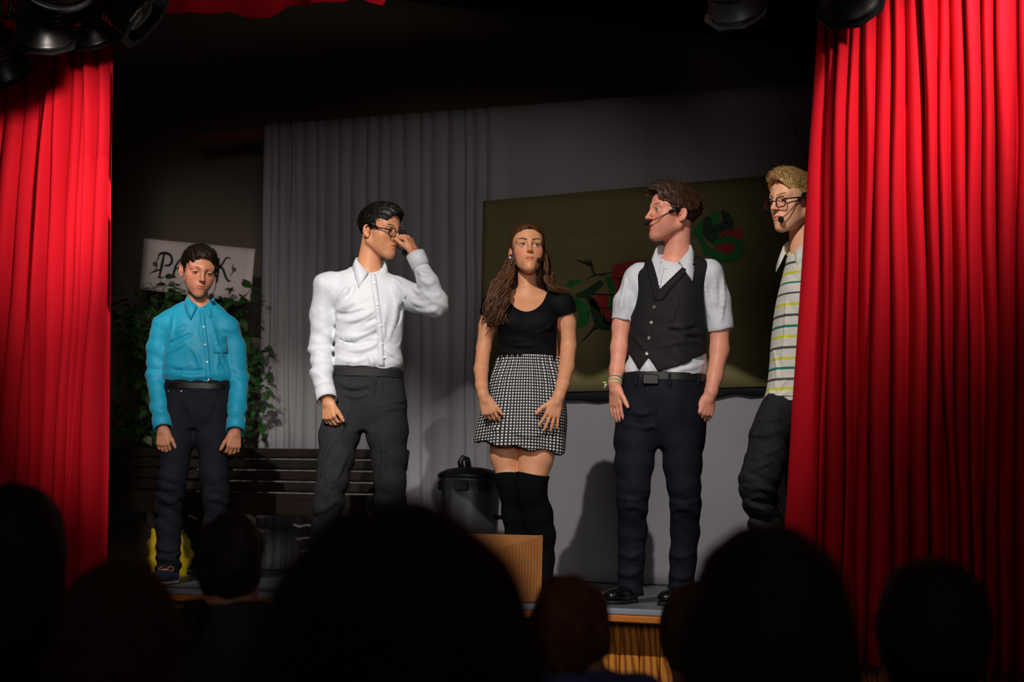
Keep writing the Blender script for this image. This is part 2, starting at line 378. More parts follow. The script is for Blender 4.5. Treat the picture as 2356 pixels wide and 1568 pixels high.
for yy in (9.3, 8.2, 7.1):
    mb = MB(); h = 0.10
    mb.add([(XL, yy, zc(XL)-h), (XR, yy, zc(XR)-h), (XR, yy+.1, zc(XR)-h), (XL, yy+.1, zc(XL)-h), (XL, yy, zc(XL)+.01), (XR, yy, zc(XR)+.01), (XR, yy+.1, zc(XR)+.01), (XL, yy+.1, zc(XL)+.01)],
           [(0, 3, 2, 1), (4, 5, 6, 7), (0, 1, 5, 4), (2, 3, 7, 6), (1, 2, 6, 5), (0, 4, 7, 3)])
    mb.build('rafter', M_ceil, ce)

# ---------------------------------------------------------------- curtains
def curtain(name, valley_top, valley_bot, z0, z1, Y, m, amp, seed, hemw=0.0, sub=14, sharp=0.55, rows=40, pinch=1.0, omega=0.18, gaps=0.0):
    r = np.random.default_rng(seed); V = []; nc = (len(valley_top)-1)*sub+1; zz = np.linspace(z1, z0, rows)
    am = amp*r.uniform(0.55, 1.25, len(valley_top)); sk = r.uniform(0.75, 1.4, len(valley_top)); gap = r.uniform(0.0, gaps, len(valley_top)); gap[0] = 0.0; ph = r.uniform(0, 6.28, (len(valley_top), 2))
    for z in zz:
        t = (z1-z)/(z1-z0)
        for c in range(nc):
            i = min(c//sub, len(valley_top)-2); u = (c-i*sub)/sub
            a = valley_top[i]+(valley_bot[i]-valley_top[i])*t; b = valley_top[i+1]+(valley_bot[i+1]-valley_top[i+1])*t
            wob = 0.006*math.sin(3.0*z+ph[i][0])+0.004*math.sin(7*z+ph[i][1])
            g_ = gap[i]; u2 = min(max((u-g_)/(1-2*g_), 0.0), 1.0); bul = math.sin(math.pi*u2**sk[i])**sharp if 0 < u2 < 1 else 0.0
            A = am[i]*(0.75+0.25*math.sin(2.1*z+ph[i][1]))*(pinch+(1-pinch)*t)
            x = a+(b-a)*u - omega*(b-a)*math.sin(2*math.pi*u) + wob*math.sin(math.pi*u)
            V.append((x, Y-A*bul+0.02*math.sin(1.3*z+ph[0][0]), z))
    F = [(k*nc+c, (k+1)*nc+c, (k+1)*nc+c+1, k*nc+c+1) for k in range(rows-1) for c in range(nc-1)]
    mb = MB(); mb.add(V, F); return mb.build(name, m, None, True, solid=0.004)
M_red = mat('red_velvet', (190, 22, 36), 0.8, 0.12, 350, 0.10, 2.0, spec=0.04, stretch=(6, 6, 0.6))
M_grey = mat('grey_backcloth', (150, 148, 152), 0.85, 0.15, 300, 0.06, 2.5, stretch=(1, 1, 1))
def xs_at(pxs, py, Y): return [float(at(p, py, Y)[0]) for p in pxs]
ct, cb = ZS+3.15, ZS-0.16
def z_at(px, py, Y): return float(at(px, py, Y)[2])
# valley columns read at two heights of the picture, carried on in straight lines to the hem and the rail
def two_rows(pt, yt, pb_, yb, Y, zt, zb):
    T, Bm = [], []
    for a, b in zip(pt, pb_):
        A, B_ = at(a, yt, Y), at(b, yb, Y); k = (B_[0]-A[0])/(B_[2]-A[2]); T.append(A[0]+k*(zt-A[2])); Bm.append(A[0]+k*(zb-A[2]))
    return T, Bm
pt = [1886, 1908, 1934, 1964, 1990, 2024, 2056, 2086, 2126, 2158, 2186, 2222, 2262, 2296, 2342, 2400, 2460]
pbm = [1806, 1884, 1900, 1946, 1966, 2000, 2050, 2092, 2142, 2178, 2206, 2236, 2262, 2300, 2334, 2390, 2450]
T, Bm = two_rows(pt, 60, pbm, 1200, YC, ct, cb)
tag(curtain('stage_curtain', T, Bm, cb, ct, YC, M_red, 0.115, 3, sharp=0.75, omega=0.10, gaps=0.2, sub=20), 'red stage curtain in deep folds hiding half of the blond performer', 'curtain', 'red stage curtains')
pt = [-300, -240, -180, -120, -60, -10, 40, 84, 112, 142, 166, 184, 206, 228, 248, 267]
pbm = [-420, -350, -290, -230, -160, -110, -60, -20, 22, 54, 84, 112, 146, 174, 184, 241]
T, Bm = two_rows(pt, 70, pbm, 1270, YC, ct, cb)
tag(curtain('stage_curtain', T, Bm, cb, ct, YC, M_red, 0.105, 5, sharp=0.75, omega=0.10, gaps=0.2, sub=20), 'red stage curtain beside the potted tree and the boy in turquoise', 'curtain', 'red stage curtains')
# valances along the top of the opening: short gathered cloth with a scalloped hem
def valance(pts, Y, amp, seed, label):     # pts: (px, py of hem)
    r = np.random.default_rng(seed); P = [at(p[0], p[1], Y) for p in pts]; X = np.linspace(P[0][0], P[-1][0], 160); Zb = np.interp(X, [p[0] for p in P], [p[2] for p in P]); V = []; rows = 8
    for k in range(rows):
        t = k/(rows-1)
        for i, x in enumerate(X):
            w = math.sin(x*9.5+seed)+0.5*math.sin(x*21+1.7*seed)
            V.append((x+0.03*math.cos(x*9.5+seed), Y-amp*w*(0.4+0.6*t), ZS+3.25+(Zb[i]+0.012*math.sin(x*19)-ZS-3.25)*t))
    n = len(X); F = [(k*n+i, (k+1)*n+i, (k+1)*n+i+1, k*n+i+1) for k in range(rows-1) for i in range(n-1)]
    return tag(MB().add(V, F).build('valance', M_red, None, True, solid=0.004), label, 'valance', 'red valances')
valance([(-200, 70), (20, 66), (130, 60), (345, 42), (395, 28), (495, 42), (530, 22), (615, 36), (640, 14), (800, 12), (830, -4), (885, 4), (900, -40), (1200, -75), (1600, -70), (1880, -60)], YC-0.20, 0.05, 2, 'scalloped red valance hanging along the top between the lamps')
valance([(1889, 40), (1960, 33), (2028, 26), (2032, -40)], YC-0.19, 0.012, 6, 'short flat red strip added for the shadow above the folded curtain edge')  # added cloth strip standing in for a shadow across the curtain top

# grey backcloth on a timber batten
def px_z(px, py, Y): q = at(px, py, Y); return q
dl, dr = at(612, 290, YD), at(2100, 178, YD)
xb = [float(at(596, 900, YD)[0])]; xtv = [float(dl[0])]; r = np.random.default_rng(4)
while xtv[-1] < XR-0.6:
    x = xtv[-1]; left = x < at(1140, 300, YD)[0]
    w = r.uniform(0.03, 0.09)*(0.7 if x < dl[0]+0.25 else 1.3) if left else r.uniform(0.22, 0.5)
    xtv.append(x+w); xb.append(xb[-1]+w*(1.0 if x > dl[0]+0.25 else 1.15))
bc = curtain('backcloth', xtv, xb, ZS+0.006, dl[2]-0.0, YD, M_grey, 0.028, 8, sharp=1.0, sub=8, rows=36, omega=0.0)
tag(bc, 'grey backcloth hanging in soft folds from a timber batten', 'backcloth')
M_bat = mat('batten_wood', (112, 66, 38), 0.6, 0.1, 40, 0.2, 4.0, stretch=(1, 8, 8))
ba = at(462, 306, YD+0.05)
tag(MB().box(((ba[0]+XR)/2, YD+0.055, dl[2]-0.035), ((XR-ba[0])/2, 0.02, 0.035), ch=0.004).build('batten', M_bat), 'brown timber batten that carries the grey backcloth', 'batten')
# loose wire on the backcloth
pw = [at(px, py, YD-0.06) for px, py in ((1784, 100), (1786, 190), (1800, 230), (1822, 270), (1834, 310), (1850, 350), (1862, 380))]
tag(MB().tube(catmull(pw, 24), 0.0022, 6).build('wire', mat('black_wire', (14, 13, 13), 0.6), None, True), 'thin black wire hanging crooked down the backcloth above the banner', 'wire')

# ---------------------------------------------------------------- painted banner
YB = YD-0.05
M_ban = mat('olive_sheet', (118, 110, 68), 0.85, 0.15, 200, 0.10, 2.2, stretch=(1, 1, 5))
A, B_, C_, D_ = at(1112, 462, YB), at(2000, 383, YB), at(2000, 882, YB), at(1102, 906, YB)
def bpt(u, v):        # banner surface, u right, v down, gentle sag
    p = (A*(1-u)+B_*u)*(1-v)+(D_*(1-u)+C_*u)*v
    return np.array([p[0], YB+0.003*math.sin(u*17+2*v)+0.0015*math.sin(u*41), p[2]])
nu, nv = 70, 14; V = [bpt(i/nu, j/nv) for j in range(nv+1) for i in range(nu+1)]
F = [(j*(nu+1)+i, (j+1)*(nu+1)+i, (j+1)*(nu+1)+i+1, j*(nu+1)+i+1) for j in range(nv) for i in range(nu)]
ban = MB().add(V, F).build('banner', M_ban, None, True, solid=0.003)
tag(ban, 'olive green painted sheet with red and green graffiti letters', 'banner')
V = []; F = []; n = 70
for i in range(n+1):
    a = bpt(i/n, 0.985); hb = 0.056+0.008*math.sin(i*0.35)+0.005*math.sin(i*0.9); V += [(a[0], YB+0.015, a[2]), (a[0], YB+0.02, a[2]-hb*1.15)]
for i in range(n): F.append((2*i, 2*i+1, 2*i+3, 2*i+2))
MB().add(V, F).build('hem', mat('black_hem', (14, 13, 14), 0.9), ban, True, solid=0.004)
# graffiti: flat strokes of paint lying on the sheet
M_pg = mat('green_paint', (10, 112, 44), 0.5, 0, 1, 0.35, 14.0); M_pd = mat('dark_green_paint', (8, 58, 32), 0.5, 0, 1, 0.3, 14.0)
M_pr = mat('red_paint', (158, 36, 28), 0.6, 0, 1, 0.3, 10.0); M_pk = mat('black_paint', (12, 14, 12), 0.6)
_lay = [0]
def unit2(v): return v/(np.linalg.norm(v)+1e-12)
def P2(px, py, Y=None): q = at(px, py, YB if Y is None else Y); return (float(q[0]), float(q[2]))
def blob(pts, m, name, lay=None):
    _lay[0] += 1; y = YB-0.0085-0.0003*(_lay[0] % 12)
    c = catmull([P2(*p) for p in pts]+[P2(*pts[0])], len(pts)*5)[:-1]
    return polyfill(MB(), c, y, 0.0015).build(name, m, ban)
def ribbon(mb, pts, ws, y, plane=YB, th=0.0015, n=None):
    q = catmull([(*P2(p[0], p[1], plane), w) for p, w in zip(pts, ws)], n or len(pts)*7); L = []; Rr = []
    t0 = unit2(q[0][:2]-q[1][:2]); t1 = unit2(q[-1][:2]-q[-2][:2])          # rounded brush ends
    q = np.array([[*(q[0][:2]+t0*q[0][2]*a_), q[0][2]*b_] for a_, b_ in ((.98, .12), (.85, .5), (.5, .85))]+[list(v) for v in q]+[[*(q[-1][:2]+t1*q[-1][2]*a_), q[-1][2]*b_] for a_, b_ in ((.5, .85), (.85, .5), (.98, .12))])
    for i in range(len(q)):
        t = q[min(i+1, len(q)-1)][:2]-q[max(i-1, 0)][:2]; t = t/(np.linalg.norm(t)+1e-9); nrm = np.array([-t[1], t[0]]); w = max(q[i][2], 0.0006)
        L.append(q[i][:2]+nrm*w); Rr.append(q[i][:2]-nrm*w)
    k = len(q); V = [(p[0], y, p[1]) for p in L]+[(p[0], y, p[1]) for p in Rr]; V += [(v[0], v[1]+th, v[2]) for v in V]; F = []
    for i in range(k-1):
        F += [(i, i+1, k+i+1, k+i), (2*k+i, 3*k+i, 3*k+i+1, 2*k+i+1), (i, 2*k+i, 2*k+i+1, i+1), (k+i, k+i+1, 3*k+i+1, 3*k+i)]
    F += [(0, k, 3*k, 2*k), (k-1, 3*k-1, 4*k-1, 2*k-1)]
    return mb.add(V, F)
def stroke(pts, w, m, name):
    _lay[0] += 1; ws = [w/400.0]*len(pts) if np.isscalar(w) else [x/400.0 for x in w]
    return ribbon(MB(), pts, ws, YB-0.0085-0.0003*(_lay[0] % 12)).build(name, m, ban)
blob([(1408, 640), (1412, 614), (1440, 603), (1500, 600), (1560, 640), (1550, 720), (1480, 752), (1400, 748), (1384, 722), (1358, 700), (1366, 684), (1400, 672)], M_pr, 'painted_brickwork')
for pts in ([(1362, 676), (1400, 678), (1460, 676)], [(1408, 640), (1460, 642)], [(1376, 708), (1450, 710)], [(1392, 733), (1460, 735)], [(1410, 706), (1412, 678)], [(1390, 732), (1392, 708)], [(1428, 642), (1428, 676)]):
    stroke(pts, 1.6, M_pk, 'painted_mortar_line')
stroke([(1324, 690), (1342, 712), (1344, 736), (1332, 748)], [7, 13, 13, 6], M_pg, 'painted_letter_stroke')
stroke([(1308, 662), (1316, 652)], [6, 7], M_pg, 'painted_letter_stroke'); stroke([(1326, 650), (1334, 647)], [5, 4], M_pg, 'painted_letter_stroke')
stroke([(1330, 680), (1352, 674), (1382, 653)], [5, 9, 8], M_pd, 'painted_letter_stroke')
stroke([(1352, 680), (1368, 704), (1376, 730), (1392, 748), (1440, 752)], [6, 10, 12, 11, 9], M_pd, 'painted_letter_stroke')
stroke([(1400, 641), (1410, 668), (1408, 710)], [7, 8, 8], M_pg, 'painted_letter_stroke')
for pts, w in (([(1326, 598), (1345, 604), (1363, 612), (1364, 622), (1374, 632), (1406, 627)], [1, 2.6, 3, 2.2, 2, 1]), ([(1362, 609), (1360, 594)], [2, .8]), ([(1362, 606), (1345, 596)], [2, .8]), ([(1374, 632), (1350, 642)], [1.8, .8]), ([(1400, 628), (1385, 636)], [1.5, .7]),
               ([(1385, 738), (1366, 758), (1352, 774), (1338, 786)], [1, 2.4, 2.2, .8]), ([(1366, 758), (1390, 750)], [1.8, .8]), ([(1374, 735), (1366, 752)], [1.5, 1]), ([(1360, 712), (1354, 730)], [1.2, .8])):
    stroke(pts, w, M_pk, 'painted_crack')
stroke([(1598, 538), (1618, 524), (1642, 504), (1652, 494)], [7, 15, 14, 6], M_pg, 'painted_letter_stroke')
stroke([(1664, 488), (1672, 500), (1680, 516), (1660, 524), (1640, 535)], [5, 10, 9, 12, 13], M_pd, 'painted_letter_stroke')
stroke([(1628, 508), (1632, 535), (1650, 556)], [10, 14, 10], M_pd, 'painted_letter_stroke')
stroke([(1607, 536), (1618, 560), (1628, 582)], [6, 7, 8], M_pg, 'painted_letter_stroke')
blob([(1655, 545), (1668, 530), (1700, 526), (1710, 532), (1707, 553), (1690, 562), (1665, 556)], M_pr, 'painted_red_patch')
blob([(1645, 570), (1660, 560), (1690, 562), (1686, 580), (1655, 582)], M_pr, 'painted_red_patch')
stroke([(1650, 560), (1672, 551), (1694, 556), (1704, 568), (1698, 588), (1672, 594), (1645, 586), (1634, 574)], [7, 8, 8, 9, 9, 10, 9, 6], M_pg, 'painted_letter_stroke')
stroke([(1660, 546), (1676, 536), (1690, 522)], [1, 1.4, .7], M_pk, 'painted_crack')

# ---------------------------------------------------------------- props on the stage
# bench with a slatted back
M_slat = mat('bench_slat', (36, 27, 22), 0.42, 0.15, 60, 0.3, 3.0, stretch=(1, 10, 10)); M_iron = mat('bench_iron', (20, 20, 22), 0.5, 0.1, 60)
YBN = 8.35
b0, b1 = at(150, 1024, YBN), at(941, 1027, YBN); bx0, bx1 = float(b0[0]), float(b1[0]); bl = bx1-bx0
bench = empty('bench', ((bx0+bx1)/2, YBN, ZS)); tag(bench, 'dark brown slatted park bench behind the boy in turquoise', 'bench')
ztop = float(b1[2])-ZS
bolt = None; sm = None
for k in range(5):
    z = ztop-0.045-0.0625*k*1.04; yb = 0.0-0.030*k*0.55
    if sm is None: o = MB().box((0, 0, 0), (bl/2, 0.014, 0.0275), ch=0.005).build('back_slat', M_slat, bench); sm = o.data
    else: o = link('back_slat', sm, None, bench)
    o.location = (0, yb, z); o.rotation_euler = (rad(-14), 0, 0)
    for bxp in (bl/2-0.17, -bl/2+0.17, 0):
        if bolt is None: q = MB().ball((0, 0, 0), (0.008, 0.004, 0.008), 10).build('bolt', mat('bolt_steel', (170, 160, 150), 0.3, metal=0.8), o, True); bolt = q.data
        else: q = link('bolt', bolt, None, o)
        q.location = (bxp, -0.016, 0)
zst = 0.43; sm2 = None
for k in range(5):
    if sm2 is None: o = MB().box((0, 0, 0), (bl/2, 0.036, 0.017), ch=0.005).build('seat_slat', M_slat, bench); sm2 = o.data
    else: o = link('seat_slat', sm2, None, bench)
    o.location = (0, -0.13-0.083*k, zst+0.006*k-0.012)
MB().box((0, 0, 0), (bl/2, 0.014, 0.045), ch=0.004).build('apron', M_slat, bench, loc=(0, -0.49, zst-0.045))
for sx in (-1, 0, 1):
    x = sx*(bl/2-0.17)
    MB().tube([(x, -0.46, 0.0), (x, -0.44, zst-0.03)], 0.022, 8).build('leg', M_iron, bench, True)
    MB().tube([(x, 0.05, 0.0), (x, -0.08, zst-0.03), (x, 0.02, 0.62), (x, 0.045, ztop-0.03)], 0.02, 8).build('leg', M_iron, bench, True)
    MB().box((x, -0.26, zst-0.045), (0.02, 0.22, 0.012)).build('seat_bearer', M_iron, bench)

# sheet with the word PARK, hung tilted in front of the wall
YP = 8.95
sg = [at(331, 548, YP), at(588, 573, YP), at(574, 696, YP), at(319, 664, YP)]
nu, nv = 16, 8; V = []
for j in range(nv+1):
    for i in range(nu+1):
        u, v = i/nu, j/nv; p = (sg[0]*(1-u)+sg[1]*u)*(1-v)+(sg[3]*(1-u)+sg[2]*u)*v
        V.append((p[0], YP+0.006*math.sin(5*u+3*v)+0.010*max(0, v-0.6)*math.sin(9*u+1), p[2]))
F = [(j*(nu+1)+i, (j+1)*(nu+1)+i, (j+1)*(nu+1)+i+1, j*(nu+1)+i+1) for j in range(nv) for i in range(nu)]
sign = MB().add(V, F).build('park_sign', mat('sign_paper', (228, 216, 214), 0.6, 0.25, 18, 0.06, 4.0), None, True, solid=0.002)
tag(sign, 'tilted white paper sign reading PARK behind the boy and the potted tree', 'sign')
M_ink = mat('sign_ink', (16, 24, 30), 0.5); YI = YP-0.0165
def letter(strokes, name):
    mb = MB()
    for pts, w in strokes: ribbon(mb, pts, [x/360.0 for x in w], YI, YP, 0.0012)
    mb.build(name, M_ink, sign)
letter([([(380, 588), (375, 612), (370, 636)], [2.6, 3.4, 2.2]), ([(366, 637), (370, 638), (380, 638)], [1, 1.4, .8]), ([(367, 595), (370, 585), (381, 582), (394, 586), (399, 598), (394, 609), (382, 611)], [1, 2.2, 2.6, 2.6, 3.0, 2.6, 1.4])], 'letter_p')
letter([([(432, 586), (412, 604), (404, 624), (402, 634), (408, 638)], [1, 2.0, 3.0, 2.6, 1]), ([(432, 586), (436, 612), (438, 640)], [2.4, 3.2, 2.6]), ([(408, 618), (424, 615), (438, 614)], [1, 1.6, 1])], 'letter_a')
letter([([(462, 594), (460, 618), (456, 644)], [2.6, 3.2, 2.4]), ([(452, 598), (462, 590), (478, 592), (482, 604), (474, 614), (462, 616)], [1, 2.2, 2.6, 2.8, 2.4, 1.2]), ([(466, 617), (480, 632), (492, 648)], [2, 3, 1])], 'letter_r')
letter([([(506, 596), (505, 622), (502, 648)], [2.6, 3.2, 2.2]), ([(534, 595), (524, 594), (514, 608), (506, 617)], [.8, 1.8, 2.2, 2.6]), ([(506, 614), (515, 618), (522, 636), (528, 646), (533, 645)], [2.4, 2.8, 2.8, 2.2, .8])], 'letter_k')
letter([([(366, 594), (363, 602), (365, 610), (361, 620)], [.6, 1, 1, .5]), ([(355, 607), (359, 604), (363, 608), (359, 611), (356, 609)], [1.2, 1.6, 1.6, 1.4, 1])], 'leaf_flourish')
letter([([(541, 608), (537, 616), (539, 624), (532, 636)], [.6, 1, 1, .5]), ([(538, 620), (542, 617), (545, 621), (541, 624), (538, 622)], [1.2, 1.6, 1.6, 1.4, 1])], 'leaf_flourish')
tag(sign, None, None)

# potted tree behind the bench
YT = 8.72
tb = at(420, 1300, YT); tree = empty('potted_tree', (float(tb[0]), YT, ZS)); tag(tree, 'dark green artificial ficus tree standing behind the bench', 'tree')
MB().lathe([(0.13, 0), (0.17, 0.3), (0.18, 0.3), (0.18, 0.33), (0.15, 0.33), (0.14, 0.29), (0.0, 0.29)], 24).build('pot', mat('pot_clay', (60, 40, 32), 0.8), tree, True)
M_bark = mat('bark', (52, 40, 30), 0.9, 0.4, 60, 0.3, 12)
rt = np.random.default_rng(21); tips = []
MB().tube(catmull([(0, 0, 0.28), (0.02, 0.02, 0.55), (-0.02, 0.0, 0.85), (0.01, 0.01, 1.2)], 14), list(np.linspace(0.024, 0.013, 14)), 8).build('trunk', M_bark, tree, True)
def tl(px, py, dy=0.0): q = at(px, py, YT+dy); return np.array([q[0]-tb[0], dy, q[2]-ZS])
ends = [(272, 700), (262, 790), (300, 690), (345, 650), (368, 640), (402, 668), (300, 860), (268, 930), (318, 800), (330, 940), (300, 960), (360, 900), (420, 720), (470, 760), (520, 700), (548, 690), (580, 660), (560, 760), (590, 740), (600, 820), (634, 815), (580, 880), (612, 870), (622, 900), (570, 960), (600, 985), (590, 930), (330, 985), (285, 985), (540, 960), (345, 745), (290, 745), (320, 880), (575, 820), (262, 860), (445, 900), (600, 960), (385, 800), (500, 850), (258, 720), (262, 980), (340, 700), (560, 700)]
for i, (ex, ey) in enumerate(ends):
    e = tl(ex, ey, rt.uniform(-0.14, 0.18)); s0 = np.array([0.0, 0.0, min(max(e[2]-rt.uniform(0.15, 0.4), 0.45), 1.15)]); mid = (s0+e)/2+np.array([0, 0, 0.06])+rt.normal(size=3)*0.02
    q = catmull([s0, mid, e], 8); MB().tube(q, list(np.linspace(0.007, 0.0022, 8)), 5).build('branch', M_bark, tree, True); tips.append(q)
M_leaf = mat('ficus_leaf', (48, 88, 38), 0.45, 0.0, 1, 0.4, 6.0); M_leaf.node_tree.nodes['Principled BSDF'].inputs['Subsurface Weight'].default_value = 0.0
lv = []; lfm = None
nl = 9; prof = [0.0, 0.55, 0.9, 1.0, 0.92, 0.7, 0.42, 0.18, 0.0]
V = []; F = []
for i in range(nl):
    t = i/(nl-1); w = prof[i]*0.30; z = -0.28*t*t
    V += [(-w, t, z+0.10*w), (0, t, z), (w, t, z+0.10*w)]
for i in range(nl-1): F += [(3*i, 3*i+1, 3*i+4, 3*i+3), (3*i+1, 3*i+2, 3*i+5, 3*i+4)]
nleaf = 0
for i, q in enumerate(tips):
    for k in range(7):
        if nleaf >= 298: break
        t = 0.35+0.65*k/6; j = min(int(t*7), 7); p = q[j]+rt.normal(size=3)*0.025; L = rt.uniform(0.055, 0.085)
        if lfm is None: o = MB().add(V, F).build('leaf', M_leaf, tree, True); lfm = o.data
        else: o = link('leaf', lfm, None, tree)
        o.location = p; o.scale = (L*1.15, L, L); o.rotation_euler = (rt.uniform(-1.1, 0.3), rt.uniform(-0.7, 0.7), rt.uniform(0, 6.28)); nleaf += 1

# the many small leaves behind those, too many to count
FV = np.array(V); FVs, FFs = [], []; k0 = 0
for i, q in enumerate(tips):
    for k in range(34):
        t = rt.uniform(.25, 1.0); p = q[min(int(t*7), 7)]+rt.normal(size=3)*np.array([.05, .05, .05]); L = rt.uniform(.055, .095); Rm = Rz(rt.uniform(0, 6.28)) @ Ry(rt.uniform(-.8, .8)) @ Rx(rt.uniform(-1.2, .4))
        FVs.append((FV*L) @ Rm.T+p); FFs += [tuple(a+k0 for a in g) for g in F]; k0 += len(V)
tag(MB().add(np.concatenate(FVs), FFs).build('foliage', M_leaf, tree, True), kind='stuff')

# bin with a lid
YBIN = 8.25
bp = at(1076, 1349, YBIN); bn = empty('dustbin', (float(bp[0]), YBIN, ZS), PSI); tag(bn, 'dark grey plastic dustbin with a domed lid beside the girl', 'dustbin')
M_bin = mat('bin_plastic', (66, 66, 72), 0.4, 0.1, 60, 0.12, 6.0); M_lid = mat('bin_lid', (34, 36, 36), 0.45, 0.1, 60)
MB().lathe([(0.0, 0.004), (0.128, 0.0), (0.135, 0.01), (0.158, 0.36), (0.163, 0.50), (0.163, 0.54), (0.172, 0.55), (0.172, 0.57), (0.155, 0.57), (0.150, 0.06), (0.0, 0.05)], 40).build('body', M_bin, bn, True)
lid = MB().lathe([(0.0, 0.632), (0.06, 0.628), (0.13, 0.615), (0.165, 0.598), (0.176, 0.592), (0.182, 0.572), (0.176, 0.568), (0.0, 0.60)], 40).build('lid', M_lid, bn, True)
MB().tube([(-0.05, 0, 0.622), (-0.058, 0, 0.655), (-0.045, 0, 0.682), (-0.02, 0, 0.672), (-0.012, 0, 0.628)], [0.017, 0.017, 0.015, 0.016, 0.018], 8, flat=1.6).build('handle', M_lid, lid, True)
for a in (205, 255, 300):
    w = rad(a); MB().box((0.165*math.cos(w), 0.165*math.sin(w), 0.525), (0.012, 0.038, 0.026), Rz(w), 0.004).build('clip', M_lid, bn)
for a in (0, 180):
    w = rad(a-8); c = np.array([math.cos(w), math.sin(w), 0]); t = np.array([-math.sin(w), math.cos(w), 0]); zb = np.array([0, 0, 0.36])
    MB().tube([c*0.152+t*0.05+zb, c*0.20+t*0.045+zb, c*0.205+zb, c*0.20-t*0.045+zb, c*0.152-t*0.05+zb], 0.011, 8).build('side_handle', M_lid, bn, True)

# corrugated cardboard box at the stage edge, its front panel cut on the slant
hx, hy, hz = 0.18, 0.11, 0.283; q = at(1230, 1390, 6.63); bxo = empty('cardboard_box', (float(q[0])-hx*math.cos(PSI), 6.63-hx*math.sin(PSI)*0.0, ZS), PSI); tag(bxo, 'open ribbed brown cardboard box at the stage edge in front of the girl', 'box')
M_card = mat('corrugated_card', (158, 102, 48), 0.8, 0.1, 120, 0.08, 8.0)
def card(wd, off, z0, z1, ang, rib):
    mb = MB(); nr = int(2*wd/0.0125); V = []; F = []
    for i in range(nr*4+1):
        u = i/(nr*4); x = -wd+2*wd*u; d = 0.0026*math.sin(i*math.pi/2) if rib else 0.0; h = z0+(z1-z0)*u+(0.0015*math.sin(i*math.pi/2) if rib else 0)
        V += [(x, off-d, 0.002), (x, off-d, h), (x, off+0.006, h), (x, off+0.006, 0.002)]
    for i in range(nr*4): c = 4*i; F += [(c, c+4, c+5, c+1), (c+1, c+5, c+6, c+2), (c+2, c+6, c+7, c+3), (c+3, c+7, c+4, c)]
    F += [(0, 1, 2, 3), tuple(4*nr*4+k for k in (3, 2, 1, 0))]
    mb.add(V, F).build('side_panel', M_card, bxo, False, rot=(0, 0, rad(ang)))
card(hx, -hy, hz-0.105, hz-0.004, 0, True); card(hx, -hy, hz, hz, 180, False); card(hy, -hx, hz-0.002, hz, 90, True); card(hy, -hx, hz, hz-0.1, 270, True)
MB().box((0, 0, 0.006), (hx-0.004, hy-0.004, 0.003)).build('bottom_panel', M_card, bxo)

# yellow bag behind the boy's leg
YY = 7.75
yb_ = at(388, 1322, YY); bag = empty('yellow_bag', (float(yb_[0]), YY, ZS), PSI); tag(bag, 'crumpled yellow carrier bag standing behind the boy', 'bag')
f = Field((-0.2, -0.15, -0.01), (0.22, 0.15, 0.34), 0.006)
f.loft([(0.0, 0, 0, 0.10, 0.05, 0), (0.05, 0, 0, 0.115, 0.062, 0), (0.16, -0.005, 0, 0.112, 0.05, 0.1), (0.225, -0.008, 0, 0.10, 0.03, 0.15), (0.235, -0.008, 0, 0.095, 0.024, 0.15)])
f.cone((0.06, 0, 0.21), (0.13, 0, 0.12), 0.022, 0.012, 0.02); f.cone((-0.07, 0, 0.2), (-0.10, 0, 0.235), 0.018, 0.01, 0.02)
f.disp(lambda P: 0.006*waves(P, (0.5, 0.4, 1), 70, 3, 1.8, 22)+0.004*snoise(P, 60, 5))
V, Q = f.mesh(1); link('bag_body', mesh_np('bag_body', V, Q), mat('yellow_plastic', (176, 150, 12), 0.5, 0.2, 60, 0.12, 12.0), bag)
for s in (-1, 1): MB().tube(catmull([(-0.05, s*0.02, 0.225), (-0.06, s*0.03, 0.27), (-0.01, s*0.02, 0.255), (0.04, s*0.02, 0.222)], 12), 0.006, 6, flat=2).build('bag_handle', _mats['yellow_plastic'], bag, True)
tw = [at(px, py, 7.95) for px, py in ((320, 1178), (326, 1196), (345, 1212), (356, 1226), (368, 1232), (384, 1238))]
tag(MB().tube(catmull(tw, 14), 0.004, 6).build('cable', mat('black_cable', (16, 14, 14), 0.6), None, True), 'thin black cable dangling below the bench into the yellow bag', 'cable')

